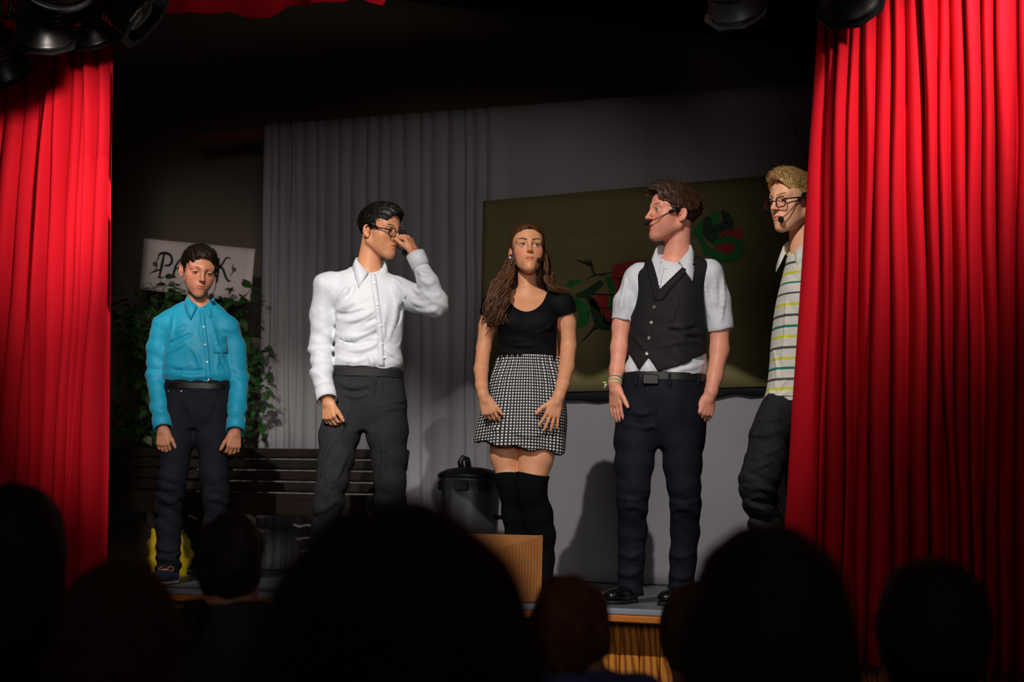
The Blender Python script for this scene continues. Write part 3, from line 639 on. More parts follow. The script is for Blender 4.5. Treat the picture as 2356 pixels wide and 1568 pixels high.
# ---------------------------------------------------------------- stage lamps over the opening
M_can = mat('lamp_black', (14, 14, 15), 0.38, 0.1, 80, 0.2, 8.0); M_lens = mat('lamp_lens', (52, 40, 34), 0.12, coat=1.0); M_chr = mat('lamp_steel', (120, 118, 112), 0.3, metal=0.9)
def lamp(loc, aim, R, L, label, frame=True, lens=True, name='stage_lamp'):
    o = empty(name, tuple(map(float, loc))); tag(o, label, 'lamp', 'stage lamps')
    d = np.array(aim, float)-np.array(loc); q = Vector(d).to_track_quat('-Z', 'Y'); RM = np.array(q.to_matrix())
    MB().lathe([(0.0, L*0.62), (R*0.45, L*0.6), (R*0.62, L*0.5), (R*0.66, L*0.36), (R*0.92, L*0.2), (R, L*0.12), (R, -L*0.34), (R*1.07, -L*0.35), (R*1.07, -L*0.42), (R*0.96, -L*0.42), (R*0.95, -L*0.2), (0.0, -L*0.18)], 36, R=RM).build('housing', M_can, o, True)
    for k in range(3): MB().lathe([(R*1.005, L*(0.02+0.09*k)-0.006), (R*1.03, L*(0.02+0.09*k)), (R*1.005, L*(0.02+0.09*k)+0.006)], 36, R=RM).build('cooling_rib', M_can, o, True)
    if lens: MB().lathe([(0.0, -L*0.40), (R*0.5, -L*0.38), (R*0.9, -L*0.30), (R*0.93, -L*0.27), (0.0, -L*0.24)], 36, R=RM).build('lens', M_lens, o, True)
    if frame:
        n = 8; mb = MB(); V = []
        for (rr_, z) in ((1.0, -0.43), (1.30, -0.43), (1.30, -0.46), (1.0, -0.46)):
            for k in range(n): w = 2*math.pi*(k+0.5)/n; V.append(RM @ np.array([R*rr_*math.cos(w), R*rr_*math.sin(w), L*z]))
        F = [(a*n+k, a*n+(k+1) % n, ((a+1) % 4)*n+(k+1) % n, ((a+1) % 4)*n+k) for a in range(4) for k in range(n)]
        mb.add(V, F).build('gel_frame', M_can, o)
    yk = MB(); pts = [RM @ np.array([R*1.12, 0, 0])]; sd = RM @ np.array([1, 0, 0])
    yk.tube([sd*R*1.05, sd*R*1.22, sd*R*1.15+np.array([0, 0, R*1.3]), np.array([0, 0, R*1.6]), -sd*R*1.15+np.array([0, 0, R*1.3]), -sd*R*1.22, -sd*R*1.05], 0.013, 6); yk.build('yoke', M_can, o, True)
    MB().lathe([(0.018, 0), (0.018, 0.14)], 12, o=(0, 0, R*1.55)).build('hook_clamp', M_chr, o, True)
    for s in (-1, 1): MB().lathe([(0.022, -0.02), (0.026, 0.0), (0.0, 0.012)], 10, o=sd*s*R*1.24).build('knob', M_can, o, True)
    return o
q = at(150, -105, 5.35); lamp(q, q+np.array([0.55, -1.5, -0.75]), 0.20, 0.32, 'large black stage lamp showing its round glass lens', False)
q = at(-8, 118, 5.88); lamp(q, q+np.array([-0.15, 1.0, -0.9]), 0.105, 0.26, 'black stage lamp lowest in the cluster by the curtain')
q = at(98, 40, 5.60); lamp(q, q+np.array([-0.5, 0.8, -1.2]), 0.11, 0.24, 'black stage lamp pointing down between its two neighbours')
q = at(206, 46, 5.93); lamp(q, q+np.array([-0.1, 0.9, -1.0]), 0.095, 0.2, 'black stage lamp hanging in front of the bright curtain folds')
q = at(296, 14, 5.80); lamp(q, q+np.array([0.9, 0.35, -0.8]), 0.11, 0.22, 'black stage lamp turned towards the scalloped valance')
q = at(1682, -34, 6.0); lamp(q, q+np.array([0.0, 1.0, -0.75]), 0.10, 0.26, 'black stage lamp hanging alone above the blond performer')
q = at(1942, -42, 5.85); lamp(q, q+np.array([0.1, 1.0, -0.62]), 0.105, 0.24, 'black stage lamp glowing red at the top of the folded curtain')
zr = float(at(150, -230, 5.85)[2])
bar = MB().tube([(XL, 5.87, zr), (XR, 5.87, zr)], 0.024, 12).build('lighting_bar', M_can, None, True); tag(bar, 'black lighting bar the stage lamps hang from', 'bar')

# ---------------------------------------------------------------- people: shared builders
def skin_mat(name, col):
    m = mat(name, col, 0.48, 0.12, 260, 0.05, 30.0, attr='tint', spec=0.4)
    b = m.node_tree.nodes['Principled BSDF']; b.inputs['Subsurface Weight'].default_value = 0.12; b.inputs['Subsurface Radius'].default_value = (0.012, 0.005, 0.003); b.inputs['Subsurface Scale'].default_value = 0.6
    return m
def hair_mat(name, col, col2, rough=0.42):
    m = mat(name, col, rough, spec=0.3); nt = m.node_tree; N = nt.nodes.new; L = nt.links.new; b = nt.nodes['Principled BSDF']
    tc = N('ShaderNodeTexCoord'); n = N('ShaderNodeTexNoise'); n.inputs['Scale'].default_value = 140; n.inputs['Detail'].default_value = 4; mp = N('ShaderNodeMapping'); mp.inputs['Scale'].default_value = (1.6, 1.6, 0.22); L(tc.outputs['Object'], mp.inputs['Vector']); L(mp.outputs[0], n.inputs['Vector'])
    cr = N('ShaderNodeValToRGB'); cr.color_ramp.elements[0].position = 0.36; cr.color_ramp.elements[1].position = 0.68; cr.color_ramp.elements[0].color = rgba(col); cr.color_ramp.elements[1].color = rgba(col2)
    L(n.outputs[0], cr.inputs[0]); L(cr.outputs[0], b.inputs['Base Color'])
    bp = N('ShaderNodeBump'); bp.inputs['Strength'].default_value = 0.5; bp.inputs['Distance'].default_value = 0.003; L(n.outputs[0], bp.inputs['Height']); L(bp.outputs[0], b.inputs['Normal'])
    return m
def eye_mat(name, iris):
    m = bpy.data.materials.new(name); m.use_nodes = True; nt = m.node_tree; N = nt.nodes.new; L = nt.links.new; b = nt.nodes['Principled BSDF']
    b.inputs['Roughness'].default_value = 0.12
    tc = N('ShaderNodeTexCoord'); sx = N('ShaderNodeSeparateXYZ'); L(tc.outputs['Object'], sx.inputs[0])
    cx = N('ShaderNodeCombineXYZ'); L(sx.outputs[0], cx.inputs[0]); L(sx.outputs[2], cx.inputs[1]); le = N('ShaderNodeVectorMath'); le.operation = 'LENGTH'; L(cx.outputs[0], le.inputs[0])
    cr = N('ShaderNodeValToRGB'); e = cr.color_ramp.elements; e[0].position = 0.0; e[0].color = (0.004, 0.004, 0.004, 1); e[1].position = 0.20; e[1].color = rgba(iris)
    for p, c in ((0.48, rgba(iris)), (0.53, (0.02, 0.015, 0.012, 1)), (0.58, rgba((214, 204, 198)))): q = e.new(p); q.color = c
    mu = N('ShaderNodeMath'); mu.operation = 'MULTIPLY'; mu.inputs[1].default_value = 80.0; L(le.outputs['Value'], mu.inputs[0]); L(mu.outputs[0], cr.inputs[0]); L(cr.outputs[0], b.inputs['Base Color'])
    return m
def glass_mat():
    if 'lens_glass' in _mats: return _mats['lens_glass']
    m = bpy.data.materials.new('lens_glass'); m.use_nodes = True; nt = m.node_tree; N = nt.nodes.new; L = nt.links.new; nt.nodes.remove(nt.nodes['Principled BSDF'])
    t = N('ShaderNodeBsdfTransparent'); g = N('ShaderNodeBsdfGlossy'); g.inputs['Roughness'].default_value = 0.05; x = N('ShaderNodeMixShader'); x.inputs[0].default_value = 0.07
    L(t.outputs[0], x.inputs[1]); L(g.outputs[0], x.inputs[2]); L(x.outputs[0], nt.nodes['Material Output'].inputs[0]); _mats['lens_glass'] = m; return m
EYES = {k: eye_mat('eye_'+k, c) for k, c in (('brown', (58, 34, 20)), ('dark', (36, 24, 18)), ('blue', (52, 66, 74)))}
M_foam = mat('mic_foam', (10, 10, 11), 0.95, 0.6, 300); M_mic = mat('mic_plastic', (14, 14, 17), 0.3); M_frame = mat('spectacle_frame', (10, 10, 12), 0.25)
def vnormals(V, Q):
    n = np.cross(V[Q[:, 2]]-V[Q[:, 0]], V[Q[:, 3]]-V[Q[:, 1]]); out = np.zeros_like(V)
    for i in range(4):
        for a in range(3): out[:, a] += np.bincount(Q[:, i], n[:, a], len(V))
    return out/(np.linalg.norm(out, axis=1, keepdims=True)+1e-12)
def unit(v): v = np.array(v, float); return v/(np.linalg.norm(v)+1e-12)

class Person:
    spare = None
    def __init__(s, px0, Y):
        q = at(px0, 1370, Y); s.base = np.array([q[0], Y, ZS]); s.D0 = float((q-CAM) @ _ff); s.o = None
    def P(s, px, py, dy=0.0):
        v = atd(px, py, s.D0+dy)-s.base; return np.array([v @ _rr, v @ _ff, v[2]])
    def levels(s, rows):                    # (py, left px, right px, half depth, dy) -> loft levels
        out = []
        for r in rows:
            dy = r[4] if len(r) > 4 else 0.0; a, b = s.P(r[1], r[0], dy), s.P(r[2], r[0], dy)
            out.append(((a[2]+b[2])/2, (a[0]+b[0])/2, dy, (b[0]-a[0])/2, r[3], r[5] if len(r) > 5 else 0.0))
        return sorted(out)
    def body(s, f, skin, label, tint=None):
        V, Q = f.mesh(1); T = np.ones((len(V), 4))
        if tint is not None: T[:, :3] = tint(V)
        s.o = link('person', mesh_np('person', V, Q, True, T), skin); s.o.location = s.base; s.o.rotation_euler = (0, 0, PSI); tag(s.o, label, 'person')
        return s.o
    def part(s, name, f, m, smooth=1, parent=None, label=None):
        V, Q = f.mesh(smooth); o = link(name, mesh_np(name, V, Q), m, parent or s.o)
        if label: o['label'] = label
        return o
    def mb(s, name, b, m, smooth=True, parent=None, label=None, solid=0.0):
        o = b.build(name, m, parent or s.o, smooth, solid=solid)
        if label: o['label'] = label
        return o
    def front(s, f, px, py, off=0.0):       # point on the front of field f under a pixel
        a = s.P(px, py, -0.35); b = s.P(px, py, 0.25); h = f.march(a, b-a, 0.6)
        if h is None: return None
        return h-unit(b-a)*off
    def crease(s, f, pts, r=0.008, k=0.018, op='u', inset=0.45):
        k = k*.62; r = r*.85
        Q = [s.front(f, *p) for p in pts]
        if any(q is None for q in Q): return
        d = unit(s.P(1, 1, 0.2)-s.P(1, 1, 0)); n = len(Q); q = catmull(Q, max(2, n*3))
        rs = [r*(0.25+0.75*math.sin(math.pi*(i+0.5)/len(q))) for i in range(len(q))]
        A = f.F.copy() if False else None
        for i in range(len(q)-1):
            off = d*(r*inset) if op == 'u' else -d*(r*inset)
            f.cone(q[i]+off, q[i+1]+off, rs[i], rs[i+1], k, op)
    def strip(s, name, f, pts, w, m, off=0.0015, parent=None, n=24, solid=0.002):   # cloth strip lying on the front surface
        q2 = catmull(pts, n); V = []
        for i in range(n):
            px, py = q2[i]; a = s.front(f, px-w/2, py, off); b = s.front(f, px+w/2, py, off); c = s.front(f, px, py, off*1.6)
            if a is None or b is None or c is None: continue
            V += [a, c, b]
        k = len(V)//3; F = [(3*i+j, 3*i+3+j, 3*i+4+j, 3*i+1+j) for i in range(k-1) for j in (0, 1)]
        return s.mb(name, MB().add(V, F), m, True, parent, None, solid)
    def button(s, f, px, py, m, r=0.0055, parent=None, name='button', lift=.0):
        p = s.front(f, px, py); 
        if p is None: return
        n = f.normal(p); p = p+n*lift; R = np.array(Vector(n).to_track_quat('Z', 'Y').to_matrix())
        return s.mb(name, MB().lathe([(0.0, 0.0025), (r*0.6, 0.0022), (r*0.75, 0.003), (r, 0.0028), (r, -0.002)], 14, p, R), m, True, parent)

class Head:
    def __init__(s, o, yaw, pitch, roll=0.0, sc=1.0, wd=1.0): s.o = np.array(o, float); s.R = Rz(rad(yaw)) @ Rx(rad(pitch)) @ Ry(rad(roll)); s.s = sc; s.w = np.array([wd, 1.0, 1.0])
    def p(s, *c): return s.o + s.R @ (np.array(c, float)*s.s*s.w)
    def loc(s, V): return ((V-s.o) @ s.R)/(s.s*s.w)
    def E(s, f, c, r, k=0.0, op='u', rot=None): f.ell(s.p(*c), np.array([r]*3 if np.isscalar(r) else r)*s.s*s.w, k*s.s, op, s.R if rot is None else s.R @ rot)
    def K(s, f, a, b, r1, r2, k=0.0, op='u'): f.cone(s.p(*a), s.p(*b), r1*s.s, r2*s.s, k*s.s, op)
    def add(s, f, female=False, child=False, eyes=1.0, smile=0.0, open_mouth=0.0, ears=(1, 1)):
        E, K = s.E, s.K; jw = 0.88 if female else (0.9 if child else 1.0)
        E(f, (0, .018, .032), (.073, .093, .082)); E(f, (0, -.028, .04), (.061, .059, .06), .03); E(f, (0, -.03, -.022), (.0575*jw, .057, .062), .03); E(f, (0, -.036, -.068), (.042*jw, .049, .046), .03)
        for sx in (-1, 1):
            K(f, (sx*.051*jw, .012, -.055), (sx*(.011 if female else (.012 if child else .016)), -.067, -.1), .018*jw*jw, .015*jw*jw, .03); E(f, (sx*.045, -.046, -.020), (.017, .020, .016), .03); E(f, (sx*.034*jw, -.042, -.050), (.022, .026, .028) if not child else (.025, .030, .030), .03)
            K(f, (0, -.083, .023), (sx*.045, -.068, .024), .011 if not female else .009, .010, .016)
        E(f, (0, -.079, -.101), (.019*jw*jw, .015, .015*jw), .022); E(f, (0, -.074, -.066), (.029, .021, .024), .02)
        for sx in (-1, 1): E(f, (sx*.032, -.094, .004), (.019, .015, .0125), .013, 's')
        K(f, (0, -.087, .014), (0, -.108 if not female else -.105, -.022), .0075, .009, .013); E(f, (0, -.1115 if not female else -.107, -.027), (.0092*jw, .0095, .0082), .007)
        for sx in (-1, 1):
            E(f, (sx*.0112*jw, -.099, -.0295), (.0062*jw, .0085, .0062), .006); E(f, (sx*.0052, -.106, -.0362), (.0026, .0042, .0022), .002, 's')
            E(f, (sx*.032, -.0725, .004), .0142, .004); E(f, (sx*.032, -.089, .0028-.002*(1-eyes)), (.0128, .009, .0046*eyes), .0012, 's')
        g = smile*.004
        E(f, (0, -.0945, -.0578), (.020*jw, .0075, .0048*jw), .004); E(f, (0, -.0935, -.0690-open_mouth*.5), (.0175*jw, .008, .0056*jw), .004)
        for sx in (-1, 1): K(f, (0, -.1015, -.0632-open_mouth*.2), (sx*(.021*jw+smile*.004), -.090, -.0635+g), .0016+open_mouth*.4, .0014, .002, 's')
        for sx, on in zip((-1, 1), ears):
            if not on: continue
            t = Rz(-sx*.38) @ Rx(-.18)
            E(f, (sx*.0775, .017, -.012), (.0065, .0175, .029), .004, rot=t); E(f, (sx*.0842, .013, -.007), (.0080, .0118, .0205), .003, 's', rot=t); E(f, (sx*.0805, .021, -.010), (.003, .0035, .016), .002, rot=t); E(f, (sx*.079, .003, -.014), (.0035, .004, .007), .003); E(f, (sx*.0745, .008, -.036), (.006, .008, .009), .004)
    def tint(s, V, lip=(0.86, 0.48, 0.46), blush=0.10, stubble=0.0):
        L = s.loc(V); T = np.ones((len(V), 3)); x, y, z = L[:, 0], L[:, 1], L[:, 2]
        w = np.exp(-((x/.0195)**4+((z+.0632)/.0078)**4))*(y < -.075); T = T*(1-w[:, None])+w[:, None]*np.array(lip)
        for sx in (-1, 1):
            w = blush*.6*np.exp(-(((x-sx*.043)/.024)**2+((z+.030)/.024)**2))*(y < -.03); T = T*(1-w[:, None]*np.array([0.1, 1.0, 1.0]))
            w = 0.35*np.exp(-(((x-sx*.078)/.012)**2+((y-.014)/.03)**2+(z/.04)**2)); T = T*(1-w[:, None]*np.array([0.0, .45, .5]))
        w = 0.10*np.exp(-((x/.014)**2+((z+.027)/.013)**2))*(y < -.09); T = T*(1-w[:, None]*np.array([0, 1, 1]))
        if stubble:
            w = stubble*np.clip((-.045-z)/.03, 0, 1)*np.clip((.03-y)/.04, 0, 1)*(z > -.135); T = T*(1-w[:, None]*np.array([.5, .55, .5]))
        return T
    def details(s, pr, f, iris, hair, gaze=(0, 0), brow=1.0, eyes=1.0, lash=0.0010, brow_w=.0026):
        for sx in (-1, 1):
            G = s.R @ Rz(rad(gaze[0])) @ Rx(rad(gaze[1])); o = MB().ball((0, 0, 0), .0126*s.s, 20).build('eye', EYES[iris], pr.o, True); o.location = s.p(sx*.032, -.0735, .004); o.rotation_euler = Matrix(G.tolist()).to_euler()
            c = np.array([sx*.032, -.0735, .004]); pts = []
            for t in np.linspace(-1, 1, 9): d = unit((t*.0125, -.0135+.006*t*t, .0012+.0062*eyes*(1-t*t)-.002*(1-eyes))); pts.append(s.p(*(c+d*.0150)))
            pr.mb('eyelash', MB().tube(pts, [lash*.4]+[lash]*7+[lash*.4], 5), hair)
            pts = []
            for t in np.linspace(0, 1, 9):
                x = sx*(.011+.041*t); z = .0235+.009*math.sin(t*2.2)*brow-.002*t; h = f.march(s.p(x, -.16, z), s.R @ np.array([0, 1, 0]), .3)
                if h is not None: pts.append(h+s.R @ np.array([0, .0008, 0]))
            if len(pts) > 3: pr.mb('eyebrow', MB().tube(pts, [brow_w*(0.6+0.6*math.sin(math.pi*(i+1)/(len(pts)+1))) for i in range(len(pts))], 6, flat=1.0), hair)
    def short_hair(s, pr, m, vol=(0, 0, 0), top=.05, front=0.0, lock=.0035, nblade=900, blade=(.022, .0035), comb=None, hairline=0.0, nape=-.07, seed=1, amp2=0.0, fade=0.0, h=.003, lift=.10):
        lo = s.o-.17*s.s; hi = s.o+.17*s.s; f = Field(lo, hi, h); E = s.E
        E(f, (0, .022, .036), (.0785+vol[0], .0985+vol[1], .083+vol[2])); E(f, (0, -.012+front, .072), (.064+vol[0], .083+vol[1], .036+top+vol[2]*.5), .03)
        E(f, (0, -.109, -.020+hairline), (.071, .078, .094), .006, 's')
        def low(X, Y, Z):
            x = X-s.o[0]; y = Y-s.o[1]; z = Z-s.o[2]; R = s.R
            ly = (R[0, 1]*x+R[1, 1]*y+R[2, 1]*z)/s.s; lz = (R[0, 2]*x+R[1, 2]*y+R[2, 2]*z)/s.s
            return (np.interp(ly, [-.08, -.03, -.005, .02, .045, .11], [.03, .018, -.018, .012, -.045, nape])-lz)*0.8*s.s
        f.clip(low)
        for sx in (-1, 1): E(f, (sx*.090, .014, -.014), (.022, .020, .031), .003, 's')
        sl = lambda P: lock*(waves(s.loc(P), (1, .15, .25), 260, seed, 2.2, 40)+.6*waves(s.loc(P), (.4, .3, 1), 330, seed+3, 2.5, 55))*np.clip((s.loc(P)[:, 2]-(-.03+fade))/.06, .25, 1)+amp2*snoise(s.loc(P), 90, seed+9)
        f.disp(sl); V, Q = f.mesh(1); N = vnormals(V, Q); L = s.loc(V); r = np.random.default_rng(seed)
        cand = np.where((L[:, 2] > .0+fade*0.5) & ~((L[:, 1] < -.045) & (L[:, 2] < .078+hairline*.5)) & (np.einsum('ij,ij->i', N, V-s.o) > 0))[0]; idx = r.choice(cand, min(nblade, len(cand)))
        cb = np.array(comb if comb is not None else (0.2, -1, 0.1), float); VV = [V]; QQ = [Q]; n0 = len(V)
        for i in idx:
            c = s.R @ cb; nn = N[i]; d = unit(c-nn*(c @ nn)*1.0+nn*lift+r.normal(size=3)*.25); sd = unit(np.cross(d, nn)); ln = blade[0]*s.s*r.uniform(.5, 1.3); w = blade[1]*s.s*r.uniform(.6, 1.2); p = V[i]-nn*.003
            rows = []
            for k, t in enumerate((0, .4, .75, 1.0)):
                q = p+d*ln*t-nn*ln*.22*t*t+nn*.003; ww = w*(1-t*t)*.5+.0003; rows += [q-sd*ww, q+nn*ww*.8, q+sd*ww]
            VV.append(np.array(rows)); base = n0
            QQ.append(np.array([[base+3*k+j, base+3*k+j+1, base+3*k+j+4, base+3*k+j+3] for k in range(3) for j in (0, 1)])); n0 += 12
        V = np.concatenate(VV); Q = np.concatenate(QQ); o = link('hair', mesh_np('hair', V, Q), m, pr.o); return o, f
    def spectacles(s, pr, w=.025, h=.019, pw=3.2, tr=.0021, z=0.0, side=0):
        fr = MB(); Y = -.101
        for sx in (-1, 1):
            lp = []
            for k in range(25):
                a = 2*math.pi*k/24; cx, sn = math.cos(a), math.sin(a); lp.append(s.p(sx*.034+np.sign(cx)*abs(cx)**(2/pw)*w, Y+abs(.0)+.12*abs(np.sign(cx)*abs(cx)**(2/pw)*w+sx*0.0)*(1 if np.sign(cx) == sx else 0), z-.002+np.sign(sn)*abs(sn)**(2/pw)*h))
            fr.tube(lp, tr*s.s, 6, False)
            fr.tube([s.p(sx*(.034+w), Y+.004, z+.007), s.p(sx*.074, -.07, z+.008), s.p(sx*.081, -.02, z+.010), s.p(sx*.082, .012, z+.012), s.p(sx*.080, .03, z-.006)], [tr*1.5*s.s, tr*1.4*s.s, tr*1.2*s.s, tr*s.s, tr*s.s], 6)
        fr.tube([s.p(-.010, Y, z+.003), s.p(0, Y-.003, z+.006), s.p(.010, Y, z+.003)], tr*s.s, 6)
        o = pr.mb('spectacles', fr, M_frame)
        for sx in (-1, 1):
            lp = [s.p(sx*.034, Y+.001, z-.002)]
            for k in range(24):
                a = 2*math.pi*k/24; cx, sn = math.cos(a), math.sin(a); lp.append(s.p(sx*.034+np.sign(cx)*abs(cx)**(2/pw)*w, Y+.001, z-.002+np.sign(sn)*abs(sn)**(2/pw)*h))
            pr.mb('lens', MB().add(lp, [(0, 1+k, 1+(k+1) % 24) for k in range(24)]), glass_mat(), False, o)
        return o
    def headset(s, pr, side, mic, clip=None):   # side +1/-1, mic: head-local ball position
        sx = side; c = clip or (sx*.079, -.028, .010)
        mb = MB(); d = unit(np.array(mic)-np.array(c)); body0 = np.array(c)-d*.012+np.array([0, .008, .006]); body1 = np.array(c)+d*.014
        mb.tube([s.p(*(np.array(c)+np.array([0, .035, .012]))), s.p(*body0), s.p(*body1)], [.004*s.s, .0075*s.s, .0065*s.s], 8)
        mb.tube([s.p(sx*.078, .034, -.016), s.p(sx*.082, .036, .012), s.p(sx*.081, .016, .030), s.p(*body0)], .0028*s.s, 6)
        o = pr.mb('headset_microphone', mb, M_mic)
        m0 = np.array(mic); mid = (body1+m0)/2+np.array([sx*.008, -.004, -.004])
        pr.mb('boom', MB().tube([s.p(*q) for q in catmull([body1, mid, m0], 10)], .0019*s.s, 6), M_mic, True, o)
        pr.mb('foam_ball', MB().ball(s.p(*mic), .0125*s.s, 14), M_foam, True, o); return o
def add_hand(f, w, d, n, side, size=1.0, curl=(.25, .35, .25), spread=.10, thumb=(.75, .62, -.15), fingers=None, tb=0.35):
    d = unit(d); n = np.array(n, float); n = unit(n-d*(n @ d)); sv = -side*np.cross(d, n); S = size; R = np.stack([sv, d, n], 1)
    W_ = np.array(w, float)
    f.cone(W_-d*.02*S, W_+d*.02*S, .026*S, .024*S, .012); f.ell(W_+d*.045*S-n*.002*S, (.034*S, .046*S, .0125*S), .012, 'u', R); f.ell(W_+d*.036*S+sv*.024*S-n*.008*S, (.015*S, .030*S, .012*S), .012, 'u', R)
    for i, (off, L, r) in enumerate(((.0295, .072, .0086), (.0098, .080, .0088), (-.0098, .074, .0084), (-.028, .059, .0076))):
        c = curl if fingers is None else fingers[i]; a = 0.0; sp = spread*(1.5-i)*0.66; p = W_+d*(.088-.004*abs(i-1.2))*S+sv*off*S-n*.001*S; d0 = unit(d*math.cos(sp)+sv*math.sin(sp)); f.cone(W_+d*.012*S+sv*off*.55*S, p-n*.001*S, .0115*S, r*1.22*S, .010); pts = [p-d0*.012*S, p]
        for j, q in enumerate((.46, .30, .24)):
            a += c[j]; dd = d0*math.cos(a)-n*math.sin(a); p = p+dd*L*q*S; pts.append(p)
        f.chain(pts, [r*S*1.02, r*S*1.05, r*S*.98, r*S*.90, r*S*.74], .005, 'u', .002)
    td = unit(d*thumb[0]+sv*thumb[1]+n*thumb[2]); p0 = W_+d*.030*S+sv*.026*S-n*.004*S; p1 = p0+td*.042*S; td2 = unit(td*(1-tb)+d*tb-n*.12); p2 = p1+td2*.030*S; p3 = p2+td2*.016*S
    f.chain([p0, p1, p2, p3], [.0125*S, .0108*S, .0098*S, .0078*S], .008, 'u', .003)
def collar(pr, N, R, rn, m, h=.034, drop=.040, spread=.62, tip=.055, tilt=.0, opening=.30, parent=None, flare=.022, gap=0.006, squash=1.0, open_v=0.0):
    V = []; n = 41; N = np.array(N, float)
    for i in range(n):
        t = -1+2*i/(n-1); th = t*(math.pi-opening); fr = max(0.0, (abs(t)-0.55)/0.45)      # th measured from the back
        dx, dy = math.sin(th), math.cos(th)
        zb = -.012-.030*fr*open_v; top = h*(1-.30*fr)-.028*fr**1.5*(1+open_v); rb = rn+.008+.004*fr; rt_ = rn+.005+.006*fr*(1+2*open_v); ro = rn+flare*(0.8+.7*fr); lowz = top-drop*(1+.25*fr)-tip*.35*fr**2
        spv = spread*fr**2*tip; sg = 1 if th > 0 else -1
        for (r_, z, ex) in ((rb, zb, 0), (rt_, top-.004, 0), (rt_+.004, top, 0), ((rt_+ro)/2+.006, (top+lowz)/2, .45), (ro+gap, lowz, 1)):
            V.append(N+R @ np.array([dx*r_*squash+sg*spv*ex, dy*r_-fr*.012*ex, z]))
    F = [(5*i+j, 5*i+5+j, 5*i+6+j, 5*i+1+j) for i in range(n-1) for j in range(4)]
    return pr.mb('collar', MB().add(V, F), m, True, parent, None, .0028)
def band(pr, name, lev, m, h, t, parent=None, n=96, z=None, p=2.3, half=None):     # belt-like ring around a loft level
    z_, cx, cy, rx, ry, yw = lev; V = []
    for k in range(n):
        a = 2*math.pi*k/n; c, s = math.cos(a), math.sin(a); k0 = (abs(c)**p+abs(s)**p)**(-1/p)
        for (g, dz) in ((0, -h), (t, -h*.85), (t, h*.85), (0, h)):
            x, y = (rx+g)*c*k0, (ry+g)*s*k0; V.append((cx+x*math.cos(yw)-y*math.sin(yw), cy+x*math.sin(yw)+y*math.cos(yw), z_+dz))
    F = [(4*k+j, 4*((k+1) % n)+j, 4*((k+1) % n)+(j+1) % 4, 4*k+(j+1) % 4) for k in range(n) for j in range(4)]
    return pr.mb(name, MB().add(V, F), m, False, parent)
def shoe(pr, heel, toe, m, ms, w=.042, h=.065, boot=0.0, name='shoe', lace=None, parent=None):
    heel = np.array(heel, float); toe = np.array(toe, float); d = toe-heel; L = np.linalg.norm(d); d = d/L; sd = np.cross(d, [0, 0, 1]); R = np.stack([sd, d, np.array([0, 0, 1.0])], 1)
    lo = np.minimum(heel, toe)-.08; hi = np.maximum(heel, toe)+.08; hi[2] += .1+boot; lo[2] = heel[2]-.01; f = Field(lo, hi, .005); up = np.array([0, 0, 1.0])
    f.ell(heel+d*L*.14+up*h*.55, (w*.86, L*.17, h*.62), 0, 'u', R); f.ell(heel+d*L*.40+up*h*.46, (w*.88, L*.28, h*.54), .03, 'u', R); f.ell(heel+d*L*.74+up*.034, (w, L*.27, .034), .035, 'u', R)
    f.cone(heel+d*L*.16+up*h*.7, heel+d*L*.15+up*(h*1.15+boot), w*.86, w*.84, .02)
    z0 = heel[2]+.012; f.clip(lambda X, Y, Z: z0-Z); f.clip(lambda X, Y, Z: Z-(heel[2]+h*1.3+boot))
    o = pr.part(name, f, m, 1, parent)
    g = Field(lo, hi, .005); g.ell(heel+d*L*.2+up*.01, (w*.9, L*.22, .03), 0, 'u', R); g.ell(heel+d*L*.72+up*.01, (w*1.06, L*.30, .03), .05, 'u', R); g.box(heel+d*L*.45+up*.01, (w*.75, L*.3, .02), .03, 'u', R)
    g.clip(lambda X, Y, Z: Z-(heel[2]+.016)); g.clip(lambda X, Y, Z: heel[2]+.001-Z); pr.part('sole', g, ms, 0, o)
    if lace is not None:
        mb = MB()
        for k in range(4):
            c = heel+d*L*(.42+.075*k)+up*(h*.98-.0085*k); a = f.march(c+up*.06-sd*.018, -up, .2); b = f.march(c+up*.06+sd*.018+d*.012, -up, .2)
            if a is not None and b is not None: mb.tube([a, (a+b)/2+up*.006, b], .003, 5)
        c = heel+d*L*.38+up*h*1.05
        for sg in (-1, 1): mb.tube(catmull([c, c+sd*sg*.02+up*.012-d*.005, c+sd*sg*.038-up*.004+d*.012, c+sd*sg*.022-up*.012+d*.006, c+up*.0], 12), .0022, 5)
        pr.mb('laces', mb, lace, True, o)
    return o

# ---------------------------------------------------------------- boy in the turquoise shirt
M_turq = mat('turquoise_cotton', (8, 160, 196), 0.6, 0.08, 500, sheen=0.15, wr=.55, wscale=6.0); M_jean = mat('dark_denim', (30, 32, 40), 0.8, 0.25, 700, 0.15, 40.0, wr=.45, wscale=7.0, spec=.12); M_belt = mat('black_leather', (13, 13, 14), 0.45, 0.1, 120)
M_pearl = mat('pearl_button', (232, 236, 240), 0.15, spec=0.8); M_brass = mat('rivet_metal', (190, 170, 140), 0.3, metal=0.9)
pr = Person(450, 6.83); P = pr.P
H = Head(P(457, 622, -.02), 24, 18, 3, .99, 1.06)
sh_l, sh_r = P(380, 746, .02), P(523, 752, .02)
arm_l = [sh_l, P(362, 800, .03), P(361, 868, .03), P(367, 935, -.04), P(374, 980, -.09)]; arm_r = [sh_r, P(540, 800, .03), P(549, 872, .03), P(546, 940, -.04), P(542, 985, -.09)]
tor = pr.levels([(694, 420, 496, .050, .03), (716, 388, 522, .075, .03), (745, 380, 524, .092, .02), (790, 382, 524, .100, .01), (835, 378, 527, .095, .005), (862, 375, 534, .094, 0), (878, 381, 528, .088, 0), (896, 392, 518, .076, 0)])
